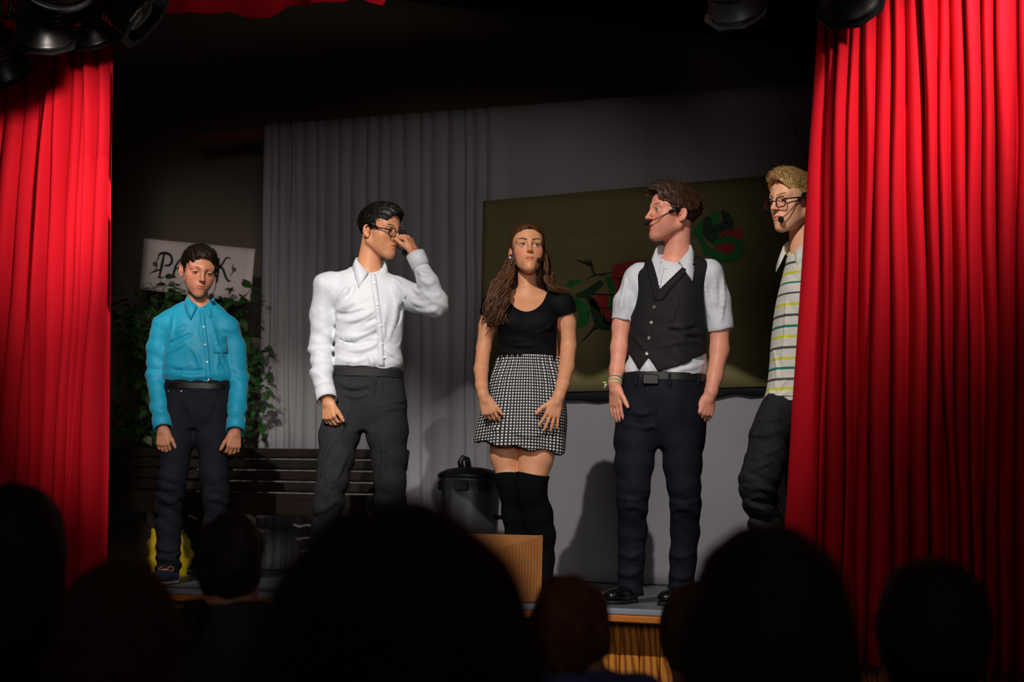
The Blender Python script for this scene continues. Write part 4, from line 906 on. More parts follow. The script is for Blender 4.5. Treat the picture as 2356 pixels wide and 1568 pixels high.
hip = pr.levels([(872, 380, 530, .086, 0), (890, 379, 530, .092, 0), (925, 383, 529, .098, 0.005), (960, 378, 528, .10, .01), (985, 382, 524, .085, .01)])
leg_l = [P(415, 940), P(408, 1010, -.01), P(398, 1095, -.03), P(393, 1140, -.02), P(388, 1210, .01), P(387, 1304, .02)]; leg_r = [P(492, 940), P(490, 1010, -.01), P(493, 1095, -.03), P(497, 1140, -.02), P(497, 1210, .01), P(495, 1308, .02)]
f = Field((-.32, -.26, -.01), (.32, .22, 1.70), (.0042, .0042, .008), fx=((H.o[0]-.10, H.o[0]+.10, .0025),), fy=((H.o[1]-.13, H.o[1]+.12, .003),), fz=((H.o[2]-.15, H.o[2]+.13, .0025), (.62, .82, .0038)))
H.add(f, child=True, eyes=.55, smile=1.0)
nb = P(459, 706, .03); f.chain([H.p(0, .034, -.035), nb], [.044, .050], .016); f.loft([(z, x, y, rx-.026, ry-.026, w) for (z, x, y, rx, ry, w) in tor], .03); f.loft([(z, x, y, rx-.026, ry-.026, w) for (z, x, y, rx, ry, w) in hip], .02)
for A in (arm_l, arm_r): f.chain(A, [.046, .036, .034, .028, .025], .03)
for L_ in (leg_l, leg_r): f.chain(L_, [.066, .062, .05, .048, .038, .028], .03)
add_hand(f, arm_l[-1]+np.array([.002, -.002, -.008]), (.06, -.10, -1), (-.25, -.95, .1), 1, .92, (.55, .75, .5), .05, (.8, .42, -.3)); add_hand(f, arm_r[-1]+np.array([0, 0, -.010]), (-.04, -.12, -1), (.45, -.9, .1), -1, .92, (.6, .8, .5), .05, (.8, .45, -.35))
for L_ in (leg_l, leg_r): f.cone(L_[-1], L_[-1]+np.array([0, -.03, -.03]), .028, .022, .02)
body_f = f
boy = pr.body(f, skin_mat('skin_boy', (206, 140, 108)), 'boy in a turquoise button shirt and dark jeans looking down', lambda V: H.tint(V, (.85, .42, .42), .22))
HM = hair_mat('hair_dark_brown', (16, 10, 7), (44, 28, 18)); H.details(pr, f, 'brown', HM, (0, 22), .9, .55, brow_w=.0019)
H.short_hair(pr, HM, (.001, .001, .001), .018, -.006, .0016, 2600, (.020, .0017), (.75, -.55, .1), .010, -.06, 11, lift=.06)
H.headset(pr, 1, (.052, -.112, -.098), (.077, -.036, .000))
# shirt
f = Field((-.32, -.2, .76), (.32, .2, 1.52), .0045)
f.loft(tor, 0); f.cone(nb+np.array([0, .005, -.01]), sh_l+np.array([.012, 0, -.012]), .05, .052, .035); f.cone(nb+np.array([0, .005, -.01]), sh_r+np.array([-.012, 0, -.012]), .05, .052, .035)
for A in (arm_l, arm_r): f.chain(A[:4]+[A[3]+(A[4]-A[3])*.45], [.060, .052, .049, .043, .040], .028, 'u', .02)
f.ell(nb+np.array([.006, -.035, .035]), (.052, .05, .055), .008, 's')
for (pts, r) in (([(392, 770), (412, 762), (428, 752)], .010), ([(386, 812), (408, 800), (430, 786)], .008), ([(384, 836), (415, 842), (440, 838)], .008), ([(470, 722), (462, 760), (470, 800)], .006), ([(520, 790), (505, 812), (500, 840)], .009), ([(486, 740), (500, 790), (515, 840)], .006), ([(385, 858), (430, 866), (478, 864), (520, 856)], .010), ([(400, 730), (396, 770), (392, 790)], .007), ([(440, 800), (455, 820), (462, 850)], .006)): pr.crease(f, pts, r, .02)
for (pts, r) in (([(389, 790), (420, 776), (440, 768)], .008), ([(500, 800), (512, 830), (524, 852)], .008), ([(395, 850), (440, 854), (470, 850)], .006)): pr.crease(f, pts, r, .018, 's')
jm = [arm_l[2], arm_r[2]]; cuffm = [arm_l[4]+np.array([0, 0, .05]), arm_r[4]+np.array([0, 0, .05])]
f.disp(lambda P_: .005*folds(P_, (.55, .2, 1), 50, 71, 1.3, 7)+.0045*waves(P_, (.35, .2, 1), 120, 5, 1.6, 16)*sum(ball_mask(P_, c, (.07, .08, .07)) for c in jm+cuffm)+.0018*waves(P_, (1, .3, .55), 55, 7, 1.5, 9)+.0030*waves(P_, (1, 0, .3), 60, 17, 1.4, 9)*sum(ball_mask(P_, (a[1]+a[0])/2, (.05, .08, .12)) for a in (arm_l, arm_r)))
shf = f; shirt = pr.part('shirt', f, M_turq, 1)
for A in (arm_l, arm_r): d = unit(A[4]-A[3]); R = np.array(Vector(d).to_track_quat('Z', 'Y').to_matrix()); pr.mb('cuff', MB().lathe([(.036, -.052), (.0455, -.05), (.0465, -.02), (.0455, .016), (.040, .017), (.038, -.04)], 28, A[4]+d*-.002, R), M_turq, True, shirt)
pr.strip('placket', f, [(463, 712), (470, 760), (476, 810), (480, 872)], 11, M_turq, .0022, shirt, solid=.0014)
for q in ((468, 752), (471, 793), (476, 833), (480, 872)): pr.button(f, q[0], q[1], M_pearl, .0056, shirt, lift=.0045)
pr.strip('pocket', f, [(505, 772), (507, 792), (508, 812)], 34, M_turq, .0008, shirt, 10, .001)
collar(pr, nb+np.array([.004, -.012, .018]), Rz(rad(14)) @ Rx(rad(8)), .053, M_turq, .034, .040, .55, .05, opening=.22, parent=shirt, open_v=.3)
# jeans, belt
f = Field((-.25, -.2, .03), (.25, .2, 1.0), .0048)
f.loft(hip, 0)
for L_ in (leg_l, leg_r): f.chain(L_, [.082, .079, .064, .060, .058, .060], .03, 'u', .03)
for (pts, r) in (([(428, 930), (440, 955), (452, 978)], .009), ([(490, 925), (480, 950), (465, 978)], .009), ([(372, 1128), (395, 1122), (416, 1130)], .012), ([(372, 1142), (392, 1152), (414, 1142)], .012), ([(474, 1128), (500, 1124), (520, 1140)], .013), ([(480, 1150), (500, 1146), (522, 1158)], .012), ([(366, 1258), (388, 1266), (412, 1256)], .014), ([(364, 1278), (390, 1284), (410, 1276)], .013)): pr.crease(f, pts, r, .022)
kn = [leg_l[3], leg_r[3]]; an = [leg_l[5]+np.array([0, 0, .03]), leg_r[5]+np.array([0, 0, .03])]
f.disp(lambda P_: .008*folds(P_, (.6, .2, 1), 60, 73, 1.4, 9)+.0035*waves(P_, (.45, .1, 1), 95, 9, 1.5, 15)*sum(ball_mask(P_, c, (.08, .09, .10)) for c in kn)+.007*waves(P_, (.2, .1, 1), 105, 13, 1.3, 13)*sum(ball_mask(P_, c, (.1, .1, .075)) for c in an)+.002*waves(P_, (.6, .2, 1), 60, 15, 1.6, 10))
jf = f; jeans = pr.part('jeans', f, M_jean, 1)
band(pr, 'belt', [l for l in hip][-2], M_belt, .015, .004, jeans)
for q in ((388, 900), (418, 899)): pr.button(f, q[0], q[1], M_brass, .005, jeans, 'rivet')
M_blue = mat('navy_suede', (38, 44, 74), 0.7, 0.1, 200); M_sole = mat('pale_sole', (150, 140, 130), 0.7); M_lace = mat('tan_lace', (190, 112, 62), 0.7)
shoe(pr, P(398, 1330, .06)*[1, 1, 0], P(398, 1330, .06)*[1, 1, 0]+np.array([-.03, -.25, 0]), M_blue, M_sole, .043, .07, 0, 'shoe', M_lace); shoe(pr, P(497, 1330, .06)*[1, 1, 0], P(497, 1330, .06)*[1, 1, 0]+np.array([.08, -.23, 0]), M_blue, M_sole, .043, .07, 0, 'shoe', M_lace)

# ---------------------------------------------------------------- performer in the white shirt adjusting his spectacles
M_white = mat('white_cotton', (206, 210, 216), 0.62, 0.06, 500, sheen=0.1, wr=.5, wscale=6.5); M_charc = mat('charcoal_wool', (44, 44, 46), 0.85, 0.3, 800, 0.15, 60.0, wr=.4, wscale=6.0, spec=.12); M_shoeb = mat('black_shoe', (12, 12, 13), 0.28, 0.05, 60); M_soleb = mat('dark_sole', (20, 19, 19), 0.7)
pr = Person(830, 6.80); P = pr.P
H = Head(P(875, 531, 0), 56, 9, 0, 1.02)
sh_l, sh_r = P(753, 657, .02), P(912, 668, .02)
arm_l = [sh_l, P(744, 725, .04), P(738, 800, .03), P(741, 862, -.06), P(751, 912, -.12)]; arm_r = [sh_r, P(955, 686, -.06), P(1002, 700, -.13), P(985, 650, -.13), P(959, 592, -.10)]
tor = pr.levels([(620, 806, 886, .060, .03), (640, 772, 908, .085, .03), (680, 764, 930, .108, .02), (720, 771, 931, .114, .01), (760, 772, 927, .106, .01), (800, 770, 924, .102, .01), (830, 769, 928, .106, .005), (845, 772, 921, .098, 0), (866, 784, 908, .08, 0)])
hip = pr.levels([(842, 766, 919, .095, 0), (860, 763, 926, .101, 0), (890, 759, 932, .108, .005), (925, 754, 933, .112, .01), (962, 748, 935, .10, .01), (990, 745, 935, .075, .01)])
leg_l = [P(796, 930), P(781, 1000, -.01), P(773, 1055, -.03), P(765, 1105, -.04), P(756, 1155, -.02), P(746, 1240, .02), P(742, 1342, .03)]; leg_r = [P(888, 930), P(891, 1000, -.01), P(896, 1055, -.02), P(897, 1105, -.03), P(898, 1155, -.01), P(902, 1240, .02), P(906, 1342, .03)]
f = Field((-.30, -.30, -.01), (.42, .22, 1.84), (.0042, .0042, .008), fx=((H.o[0]-.10, H.o[0]+.22, .0026),), fy=((-.22, .13, .003),), fz=((H.o[2]-.15, H.o[2]+.13, .0025), (.74, .92, .0036)))
H.add(f, eyes=.75, smile=.3)
nb = P(846, 628, .03); f.chain([H.p(0, .036, -.035), nb], [.050, .057], .016); f.loft([(z, x, y, rx-.028, ry-.028, w) for (z, x, y, rx, ry, w) in tor], .03); f.loft([(z, x, y, rx-.028, ry-.028, w) for (z, x, y, rx, ry, w) in hip], .02)
f.chain(arm_l, [.05, .042, .038, .032, .027], .03); f.chain(arm_r, [.05, .042, .036, .033, .026], .03)
for L_ in (leg_l, leg_r): f.chain(L_, [.07, .07, .058, .052, .05, .036, .028], .03); f.cone(L_[-1], L_[-1]+np.array([0, -.03, -.03]), .028, .022, .02)
add_hand(f, arm_l[-1]+np.array([.004, 0, -.014]), (.14, -.12, -1), (-.55, -.83, .05), 1, .98, (.75, .8, .5), .04, (.85, .40, -.35))
add_hand(f, arm_r[-1]+np.array([-.006, 0, .012]), (-.42, .05, .9), (.72, -.42, .42), 1, .95, (.5, .75, .5), .06, (.85, .45, -.4), fingers=((.85, 1.0, .45), (.75, .95, .5), (.6, .8, .5), (.45, .7, .5)))
g2 = pr.body(f, skin_mat('skin_olive', (206, 144, 106)), 'young man in a white dress shirt and grey trousers touching his spectacles', lambda V: H.tint(V, (.84, .5, .46), .12))
HB = hair_mat('hair_black', (9, 8, 8), (30, 24, 20)); H.details(pr, f, 'dark', HB, (0, 14), .8, .75, brow_w=.0022)
H.short_hair(pr, HB, (-.001, .000, .004), .022, -.010, .0015, 2600, (.016, .0016), (.3, -.9, .25), .012, -.05, 21, fade=.03, lift=.12)
H.spectacles(pr, .0235, .020, 2.6, .0022, -.002)
H.headset(pr, -1, (.042, -.124, -.082), (-.0785, -.030, .012))
# shirt
f = Field((-.30, -.26, .80), (.42, .2, 1.56), .0045)
f.loft(tor, 0); f.cone(nb+np.array([0, .005, -.015]), sh_l+np.array([.015, 0, -.012]), .055, .058, .035); f.cone(nb+np.array([0, .005, -.015]), sh_r+np.array([-.012, 0, -.012]), .055, .058, .035)
f.chain(arm_l[:4]+[arm_l[3]+(arm_l[4]-arm_l[3])*.45], [.066, .060, .053, .050, .043], .028, 'u', .02); f.chain(arm_r[:4]+[arm_r[3]+(arm_r[4]-arm_r[3])*.45], [.066, .060, .056, .047, .040], .028, 'u', .022)
f.ell(nb+np.array([.016, -.04, .035]), (.05, .05, .055), .008, 's')
for (pts, r) in (([(776, 712), (800, 704), (815, 692)], .010), ([(774, 732), (805, 738), (838, 730), (858, 716)], .010), ([(780, 690), (795, 672), (803, 660)], .009), ([(775, 768), (810, 776), (845, 768), (868, 750)], .010), ([(776, 795), (815, 806), (850, 800), (872, 786)], .009), ([(835, 760), (855, 748), (872, 740)], .007), ([(778, 822), (812, 832), (842, 824)], .009), ([(925, 660), (912, 700), (905, 740), (895, 780)], .013), ([(905, 640), (918, 652), (930, 668)], .008), ([(885, 800), (900, 815), (920, 825)], .008), ([(848, 815), (856, 832), (858, 842)], .008), ([(890, 700), (884, 740), (882, 775)], .007),
                 ([(950, 664), (965, 672), (978, 668)], .009), ([(950, 694), (975, 700), (998, 694)], .009), ([(960, 712), (985, 716), (1008, 708)], .008), ([(968, 640), (985, 652), (998, 648)], .008), ([(978, 676), (995, 684), (1012, 680)], .008), ([(965, 622), (975, 634), (985, 632)], .006)): pr.crease(f, pts, r, .02)
for (pts, r) in (([(776, 722), (805, 722), (838, 712)], .007), ([(800, 686), (808, 668), (815, 655)], .006), ([(778, 780), (820, 790), (850, 783)], .007), ([(935, 680), (925, 715), (915, 745)], .008), ([(845, 742), (870, 730)], .006), ([(860, 772), (872, 764)], .006)): pr.crease(f, pts, r, .018, 's')
jm = [arm_l[2], arm_r[2]]; cm = [arm_l[3]+np.array([0, 0, -.02])]
f.disp(lambda P_: .007*folds(P_, (-.5, .2, 1), 52, 75, 1.4, 7)+.005*waves(P_, (.5, .2, 1), 110, 25, 1.6, 16)*sum(ball_mask(P_, c, (.08, .09, .08)) for c in jm+cm)+.0018*waves(P_, (.7, .3, .8), 60, 27, 1.6, 10)+.0035*waves(P_, (1, 0, .25), 70, 37, 1.4, 9)*ball_mask(P_, (arm_l[1]+arm_l[0])/2, (.05, .08, .14)))
shirt = pr.part('shirt', f, M_white, 1)
for A, r_ in ((arm_l, .042), (arm_r, .038)): d = unit(A[4]-A[3]); R = np.array(Vector(d).to_track_quat('Z', 'Y').to_matrix()); pr.mb('cuff', MB().lathe([(r_-.006, -.055), (r_+.004, -.05), (r_+.006, -.02), (r_+.006, .018), (r_, .019), (r_-.002, -.04)], 28, A[4], R), M_white, True, shirt)
pr.strip('placket', f, [(858, 630), (866, 690), (873, 750), (878, 842)], 14, M_white, .0020, shirt, solid=.0014)
for q in ((862, 652), (868, 700), (876, 748), (879, 790), (883, 822)): pr.button(f, q[0], q[1], M_pearl, .0056, shirt, lift=.0045)
collar(pr, nb+np.array([.010, -.012, .024]), Rz(rad(16)) @ Rx(rad(12)), .058, M_white, .040, .046, .75, .055, opening=.26, parent=shirt, open_v=.6)
# trousers
f = Field((-.30, -.22, .03), (.30, .22, 1.06), .005)
f.loft(hip, 0)
for L_ in (leg_l, leg_r): f.chain(L_, [.088, .089, .078, .070, .066, .062, .060], .03, 'u', .03)
for (pts, r) in (([(785, 880), (815, 890), (850, 882)], .010), ([(790, 905), (820, 912), (845, 905)], .009), ([(880, 932), (905, 926), (928, 922)], .009), ([(884, 942), (908, 938), (930, 938)], .009), ([(768, 1010), (752, 1050), (742, 1100)], .011), ([(800, 1040), (778, 1090), (752, 1140)], .011), ([(775, 1150), (750, 1170), (728, 1180)], .012), ([(880, 1000), (884, 1050), (880, 1100)], .008), ([(800, 940), (790, 980), (775, 1010)], .008)): pr.crease(f, pts, r, .022)
for (pts, r) in (([(785, 895), (820, 902), (850, 895)], .007), ([(762, 1030), (750, 1070), (740, 1110)], .008), ([(872, 860), (868, 890), (862, 918)], .004)): pr.crease(f, pts, r, .018, 's')
f.disp(lambda P_: .008*folds(P_, (.8, .2, .7), 55, 77, 1.4, 9)+.004*waves(P_, (.5, .1, 1), 85, 29, 1.5, 15)*sum(ball_mask(P_, c, (.09, .09, .12)) for c in (leg_l[4], leg_r[4]))+.008*waves(P_, (.2, .1, 1), 90, 33, 1.3, 13)*sum(ball_mask(P_, c, (.1, .1, .08)) for c in (leg_l[6], leg_r[6]))+.0018*waves(P_, (.6, .2, 1), 55, 35, 1.6, 10))
tr = pr.part('trousers', f, M_charc, 1); band(pr, 'waistband', hip[-2], mat('waistband_black', (16, 16, 17), 0.7), .020, .005, tr); pr.button(f, 824, 858, M_brass, .006, tr, 'hook')
for L_, dx in ((leg_l, -.06), (leg_r, .05)): h0 = L_[-1]*[1, 1, 0]+np.array([0, .05, 0]); shoe(pr, h0, h0+np.array([dx, -.27, 0]), M_shoeb, M_soleb, .046, .07)

# ---------------------------------------------------------------- girl in the black top and gingham skirt
M_tee = mat('black_jersey', (12, 12, 13), 0.75, 0.1, 500, spec=.15, wr=.2, wscale=6.0); M_sock = mat('black_knit', (9, 11, 11), 0.9, 0.2, 600, spec=.1); M_boot = mat('boot_leather', (22, 22, 24), 0.35, 0.1, 120)
pr = Person(1205, 7.05); P = pr.P
H = Head(P(1214, 576, 0), 5, -7, -1, 1.02, .97)
sh_l, sh_r = P(1134, 703, .02), P(1296, 700, .02)
arm_l = [sh_l, P(1121, 750, .03), P(1113, 800, .03), P(1107, 850, -.04), P(1108, 885, -.11), P(1112, 908, -.15)]; arm_r = [sh_r, P(1305, 745, .03), P(1308, 795, .03), P(1304, 845, -.04), P(1295, 882, -.11), P(1286, 912, -.155)]
tor = pr.levels([(672, 1180, 1248, .048, .03), (688, 1148, 1282, .066, .03), (712, 1142, 1288, .088, .01), (748, 1141, 1284, .110, -.005), (785, 1145, 1285, .105, .005), (812, 1147, 1287, .098, .01), (840, 1146, 1288, .098, .01)])
hips = pr.levels([(838, 1150, 1284, .095, .01), (880, 1138, 1290, .11, .01), (950, 1130, 1290, .12, .01), (1000, 1135, 1285, .10, .01)])
leg_l = [P(1160, 985, .01), P(1163, 1050, -.01), P(1171, 1108, -.03), P(1178, 1135, -.02), P(1183, 1180, .01), P(1189, 1240, .03), P(1194, 1300, .03), P(1194, 1350, .02)]
leg_r = [P(1243, 985, -.01), P(1232, 1055, -.04), P(1222, 1108, -.06), P(1222, 1135, -.05), P(1234, 1182, -.01), P(1244, 1232, .01), P(1251, 1285, .01), P(1252, 1350, .0)]
rl, rr_g = [.075, .064, .050, .047, .049, .045, .035, .034], [.088, .083, .064, .061, .066, .060, .041, .036]
f = Field((-.28, -.26, -.01), (.28, .20, 1.74), (.0040, .0040, .007), fx=((H.o[0]-.10, H.o[0]+.10, .0025),), fy=((-.22, .12, .0028),), fz=((H.o[2]-.14, H.o[2]+.12, .0024), (.70, .92, .0034)))
H.add(f, female=True, eyes=.82, smile=.0)
nb = P(1213, 676, .03); f.chain([H.p(0, .034, -.035), nb], [.041, .046], .018); f.loft(tor, .035, 'u', 2.2, -.005); f.loft(hips, .03, 'u', 2.2, -.008)
for sx in (-1, 1): f.cone(nb+np.array([0, .0, -.012]), (sh_l if sx < 0 else sh_r)+np.array([-sx*.02, 0, .008]), .034, .040, .035)
for sx in (-1, 1): f.cone(nb+np.array([sx*.01, -.045, -.035]), (sh_l if sx < 0 else sh_r)+np.array([-sx*.035, -.04, 0.0]), .007, .006, .02)
f.chain(arm_l, [.042, .039, .034, .033, .028, .025], .03, 'u', .012); f.chain(arm_r, [.043, .041, .037, .035, .030, .026], .03, 'u', .012)
f.chain(leg_l, rl, .03, 'u', .03); f.chain(leg_r, rr_g, 0.0, 'u', .004)
for L_ in (leg_l, leg_r): f.cone(L_[-1], L_[-1]+np.array([0, -.03, -.03]), .028, .022, .02)
add_hand(f, arm_l[-1]+np.array([.004, -.004, -.008]), (.30, -.10, -.93), (-.30, -.95, .1), 1, .90, (.35, .6, .35), .10, (.85, .42, -.1), fingers=((.30, .45, .25), (.6, .7, .4), (.75, .8, .5), (.8, .85, .5)))
add_hand(f, arm_r[-1]+np.array([-.006, -.004, -.008]), (-.26, -.06, -.95), (.22, -.97, .05), -1, .94, (.10, .14, .10), .24, (.72, .68, -.05))
girl = pr.body(f, skin_mat('skin_warm', (224, 158, 118)), 'long-haired girl in a black top and black and white gingham skirt', lambda V: H.tint(V, (.86, .44, .44), .42))
HG = hair_mat('hair_chestnut', (46, 27, 16), (108, 68, 37), .5); HD = mat('make_up_brown', (44, 27, 19), 0.7); H.details(pr, f, 'blue', HD, (12, -2), 1.0, .86, .0019, brow_w=.0030)
for sx in (-1, 1): pr.mb('earring', MB().ball(H.p(sx*.083, -.002, -.036), .006, 10), M_pearl)
# hair: cap swept back from the forehead, long waved locks
hf = Field(H.o-.16, H.o+.16, .003); E = H.E
E(hf, (0, .024, .036), (.081, .099, .085)); E(hf, (0, .004, .075), (.066, .085, .044), .03); E(hf, (0, .055, -.03), (.072, .06, .09), .03); E(hf, (0, -.112, -.012), (.0665, .078, .110), .006, 's')
for sx in (-1, 1): E(hf, (sx*.066, -.028, -.035), (.018, .03, .06), .012, 's') if sx < 0 else None
hf.disp(lambda Q_: .0014*waves(H.loc(Q_), (1, .1, .35), 230, 41, 1.8, 30)*np.clip((H.loc(Q_)[:, 1]+.045)/.02, 0, 1))
V, Q = hf.mesh(1); VV = [V]; QQ = [Q]; n0 = len(V); r = np.random.default_rng(5)
def lock(pts, r0, n=22, wave=.010, ph=0.0, fq=3.0, up=(0, -1.0, 0)):
    global n0
    q = catmull(pts, n); rows = []; m = 6; up = np.array(up, float)
    for i in range(n):
        t = i/(n-1); tg = unit(q[min(i+1, n-1)]-q[max(i-1, 0)]); a = unit(np.cross(tg, up)); b = np.cross(a, tg); off = a*wave*t**.7*math.sin(fq*2*math.pi*t+ph)+b*wave*.8*t*math.cos(fq*2*math.pi*t+ph); rad_ = r0*(.55+.75*math.sin(math.pi*min(1, .2+.75*t)))*(1-t**5)+.0006
        for k in range(m): w = 2*math.pi*k/m; rows.append(q[i]+off+(a*math.cos(w)*1.0+b*math.sin(w)*.55)*rad_)
    VV.append(np.array(rows)); QQ.append(np.array([[n0+i*m+k, n0+i*m+(k+1) % m, n0+(i+1)*m+(k+1) % m, n0+(i+1)*m+k] for i in range(n-1) for k in range(m)])); n0 += n*m
for k in range(190):          # side falling over the shoulder in front
    u = r.uniform(0, 1); v = r.uniform(-1, 1); L0 = r.uniform(.72, 1.08)
    a = H.p(-.058-.022*u, -.020+.075*u, .055-.03*u); b = P(1182-14*u+5*v, 600+10*u, -.02+.05*u); c = P(1166-22*u+9*v, 648, -.075+.07*u); d = P(1156-24*u+13*v, 690, -.125+.07*u); e = P(1150-22*u+18*v, 690+56*L0, -.140+.07*u)
    lock([a, b, c, d, e], r.uniform(.0030, .0055), 24, r.uniform(.008, .022), r.uniform(0, 6.28)*.5+u*2, r.uniform(2.4, 3.4))
for k in range(130):          # other side resting on the shoulder
    u = r.uniform(0, 1); v = r.uniform(-1, 1); L0 = r.uniform(.6, 1.05)
    a = H.p(.062+.016*u, -.012+.07*u, .055-.03*u); b = P(1254+7*u+3*v, 598, -.01+.06*u); c = P(1258+10*u+4*v, 640, -.03+.08*u); d = P(1268+14*u+5*v, 660+3*v, -.055+.07*u); e = P(1268+14*u+34*L0, 672+6*v, -.03+.07*u)
    lock([a, b, c, d, e], r.uniform(.003, .0055), 22, r.uniform(.005, .010), r.uniform(0, 6.28)*.3+u*2, r.uniform(2.0, 2.8))
for k in range(120):         # swept-back strands over the crown
    u = r.uniform(-1, 1); w_ = .064*u; z0 = .098-.045*u*u; lock([H.p(w_*.9, -.080+.045*u*u, z0-.016+r.uniform(-.004, .004)), H.p(w_*1.05, -.03+.03*u*u, z0+.018-.012*u*u), H.p(w_*1.2, .03, .108-.035*u*u), H.p(w_*1.1, .09, .07)], r.uniform(.003, .005), 14, .0015, r.uniform(0, 6), 1.5, (.3, 0, 1.0))
for k in range(60):          # back
    u = r.uniform(-1, 1); a = H.p(.06*u, .085, .05); b = H.p(.075*u, .10, -.06); c = P(1213+44*u, 680, .12); d = P(1213+50*u, 740, .13); lock([a, b, c, d], .009, 18, .008, r.uniform(0, 6), 2.4)
V = np.concatenate(VV); Q = np.concatenate(QQ); link('hair', mesh_np('hair', V, Q), HG, pr.o)
H.headset(pr, 1, (.044, -.096, -.072), (.071, -.030, -.004)); 
# black top
f = Field((-.26, -.20, .96), (.26, .20, 1.46), .0042)
f.loft(tor, 0, 'u', 2.2, .006)
for sx in (-1, 1):
    S_ = sh_l if sx < 0 else sh_r; A = arm_l if sx < 0 else arm_r; f.cone(nb+np.array([sx*.02, .0, -.018]), S_+np.array([-sx*.01, 0, .004]), .042, .050, .035); hem = A[0]+(A[1]-A[0])*.62; f.cone(A[0], hem, .054, .052, .025)
    b_ = P(1178 if sx < 0 else 1248, 738, -.075); f.ell(b_, (.052, .045, .046), .045)
vb = P(1197, 722, 0)      # scoop neckline
f.clip(lambda X, Y, Z: np.where((Y < .05), (1-np.sqrt(((X-nb[0]+.004)/.098)**2+((Z-(vb[2]+.145))/.145)**2))*.06, -1.0)); f.ell(nb+np.array([0, .02, .02]), (.062, .075, .045), .006, 's')
for sx in (-1, 1):        # sleeve hems
    A = arm_l if sx < 0 else arm_r; h0 = A[0]+(A[1]-A[0])*.55; d = unit(A[1]-A[0]+np.array([sx*.01, 0, 0])); f.clip(lambda X, Y, Z, h0=h0, d=d, sx=sx: np.where(sx*(X-h0[0]) > -.036, (X-h0[0])*d[0]+(Y-h0[1])*d[1]+(Z-h0[2])*d[2], -1.0))
for (pts, r_) in (([(1150, 790), (1190, 796), (1240, 792)], .006), ([(1152, 806), (1200, 812), (1270, 806)], .006), ([(1160, 778), (1200, 782)], .005), ([(1276, 730), (1264, 752), (1240, 764)], .006)): pr.crease(f, pts, r_, .016)
f.disp(lambda P_: .0016*waves(P_, (.3, .2, 1), 120, 45, 1.5, 14)*(P_[:, 2] < 1.22))
pr.part('black_top', f, M_tee, 1)
# gathered gingham skirt
sk = pr.levels([(819, 1144, 1291, .106, .01), (836, 1141, 1292, .111, .01), (880, 1126, 1298, .128, .0), (950, 1107, 1307, .140, -.005), (1000, 1095, 1306, .148, -.005), (1055, 1086, 1302, .152, -.005)])
f = Field((-.30, -.22, .60), (.30, .22, 1.13), .0042); f.loft(sk, 0, 'u', 2.1)
ha, hb = P(1091, 1014, 0), P(1290, 1043, 0); hc = P(1178, 1031, -.14)
def hemz(X): return np.interp(X, [ha[0]-.1, ha[0], hc[0], hb[0], hb[0]+.1], [ha[2], ha[2], hc[2]+.006, hb[2], hb[2]])
f.clip(lambda X, Y, Z: hemz(X)-Z)
f.loft([(z-.002, x, y, rx-.020, ry-.020, w) for (z, x, y, rx, ry, w) in sk[:3]], .0, 's', 2.1)
zt_ = sk[-1][0]; cx_ = pr.P(1210, 900)[0]
f.disp(lambda P_: (.0045*np.sin(np.arctan2(P_[:, 0]-cx_, -P_[:, 1])*26+1.5*snoise(P_, 8, 3))*np.clip(1.15-(zt_-P_[:, 2])/.20, .12, 1)*np.clip((zt_-P_[:, 2]+.004)/.03, .25, 1)+.007*np.sin(np.arctan2(P_[:, 0]-cx_, -P_[:, 1])*7+1.2*snoise(P_, 5, 6))*np.clip((zt_-P_[:, 2])/.35, 0, 1)))
for (pts, r_) in (([(1240, 985), (1262, 995), (1290, 990)], .010), ([(1180, 992), (1215, 1002), (1250, 996)], .010), ([(1135, 985), (1150, 990)], .010)): pr.crease(f, pts, r_, .02)
V, Q = f.mesh(1); me = mesh_np('skirt', V, Q)
ang = np.arctan2(V[:, 0]-cx_, -(V[:, 1]+.0)); uv = np.stack([ang*.155+.0, V[:, 2]+.06*(V[:, 0]-cx_)*0-.02*np.cos(ang)*np.clip((zt_-V[:, 2])/.4, 0, 1), 0*ang], 1).astype(np.float32)
a = me.attributes.new('weave', 'FLOAT_VECTOR', 'POINT'); a.data.foreach_set('vector', uv.ravel())
mg = bpy.data.materials.new('gingham'); mg.use_nodes = True; nt = mg.node_tree; N = nt.nodes.new; L = nt.links.new; bs = nt.nodes['Principled BSDF']; bs.inputs['Roughness'].default_value = .8
at_ = N('ShaderNodeAttribute'); at_.attribute_name = 'weave'; sx_ = N('ShaderNodeSeparateXYZ'); L(at_.outputs['Vector'], sx_.inputs[0]); fs = []
for i in (0, 1):
    m1 = N('ShaderNodeMath'); m1.operation = 'MULTIPLY'; m1.inputs[1].default_value = 1/.0142; L(sx_.outputs[i], m1.inputs[0]); m2 = N('ShaderNodeMath'); m2.operation = 'FRACT'; L(m1.outputs[0], m2.inputs[0]); m3 = N('ShaderNodeMath'); m3.operation = 'LESS_THAN'; m3.inputs[1].default_value = .56; L(m2.outputs[0], m3.inputs[0]); fs.append(m3)
m4 = N('ShaderNodeMath'); m4.operation = 'MULTIPLY'; L(fs[0].outputs[0], m4.inputs[0]); L(fs[1].outputs[0], m4.inputs[1])
mx = N('ShaderNodeMix'); mx.data_type = 'RGBA'; mx.inputs[6].default_value = rgba((12, 22, 22)); mx.inputs[7].default_value = rgba((226, 222, 224)); L(m4.outputs[0], mx.inputs[0]); L(mx.outputs[2], bs.inputs['Base Color'])
link('skirt', me, mg, pr.o)
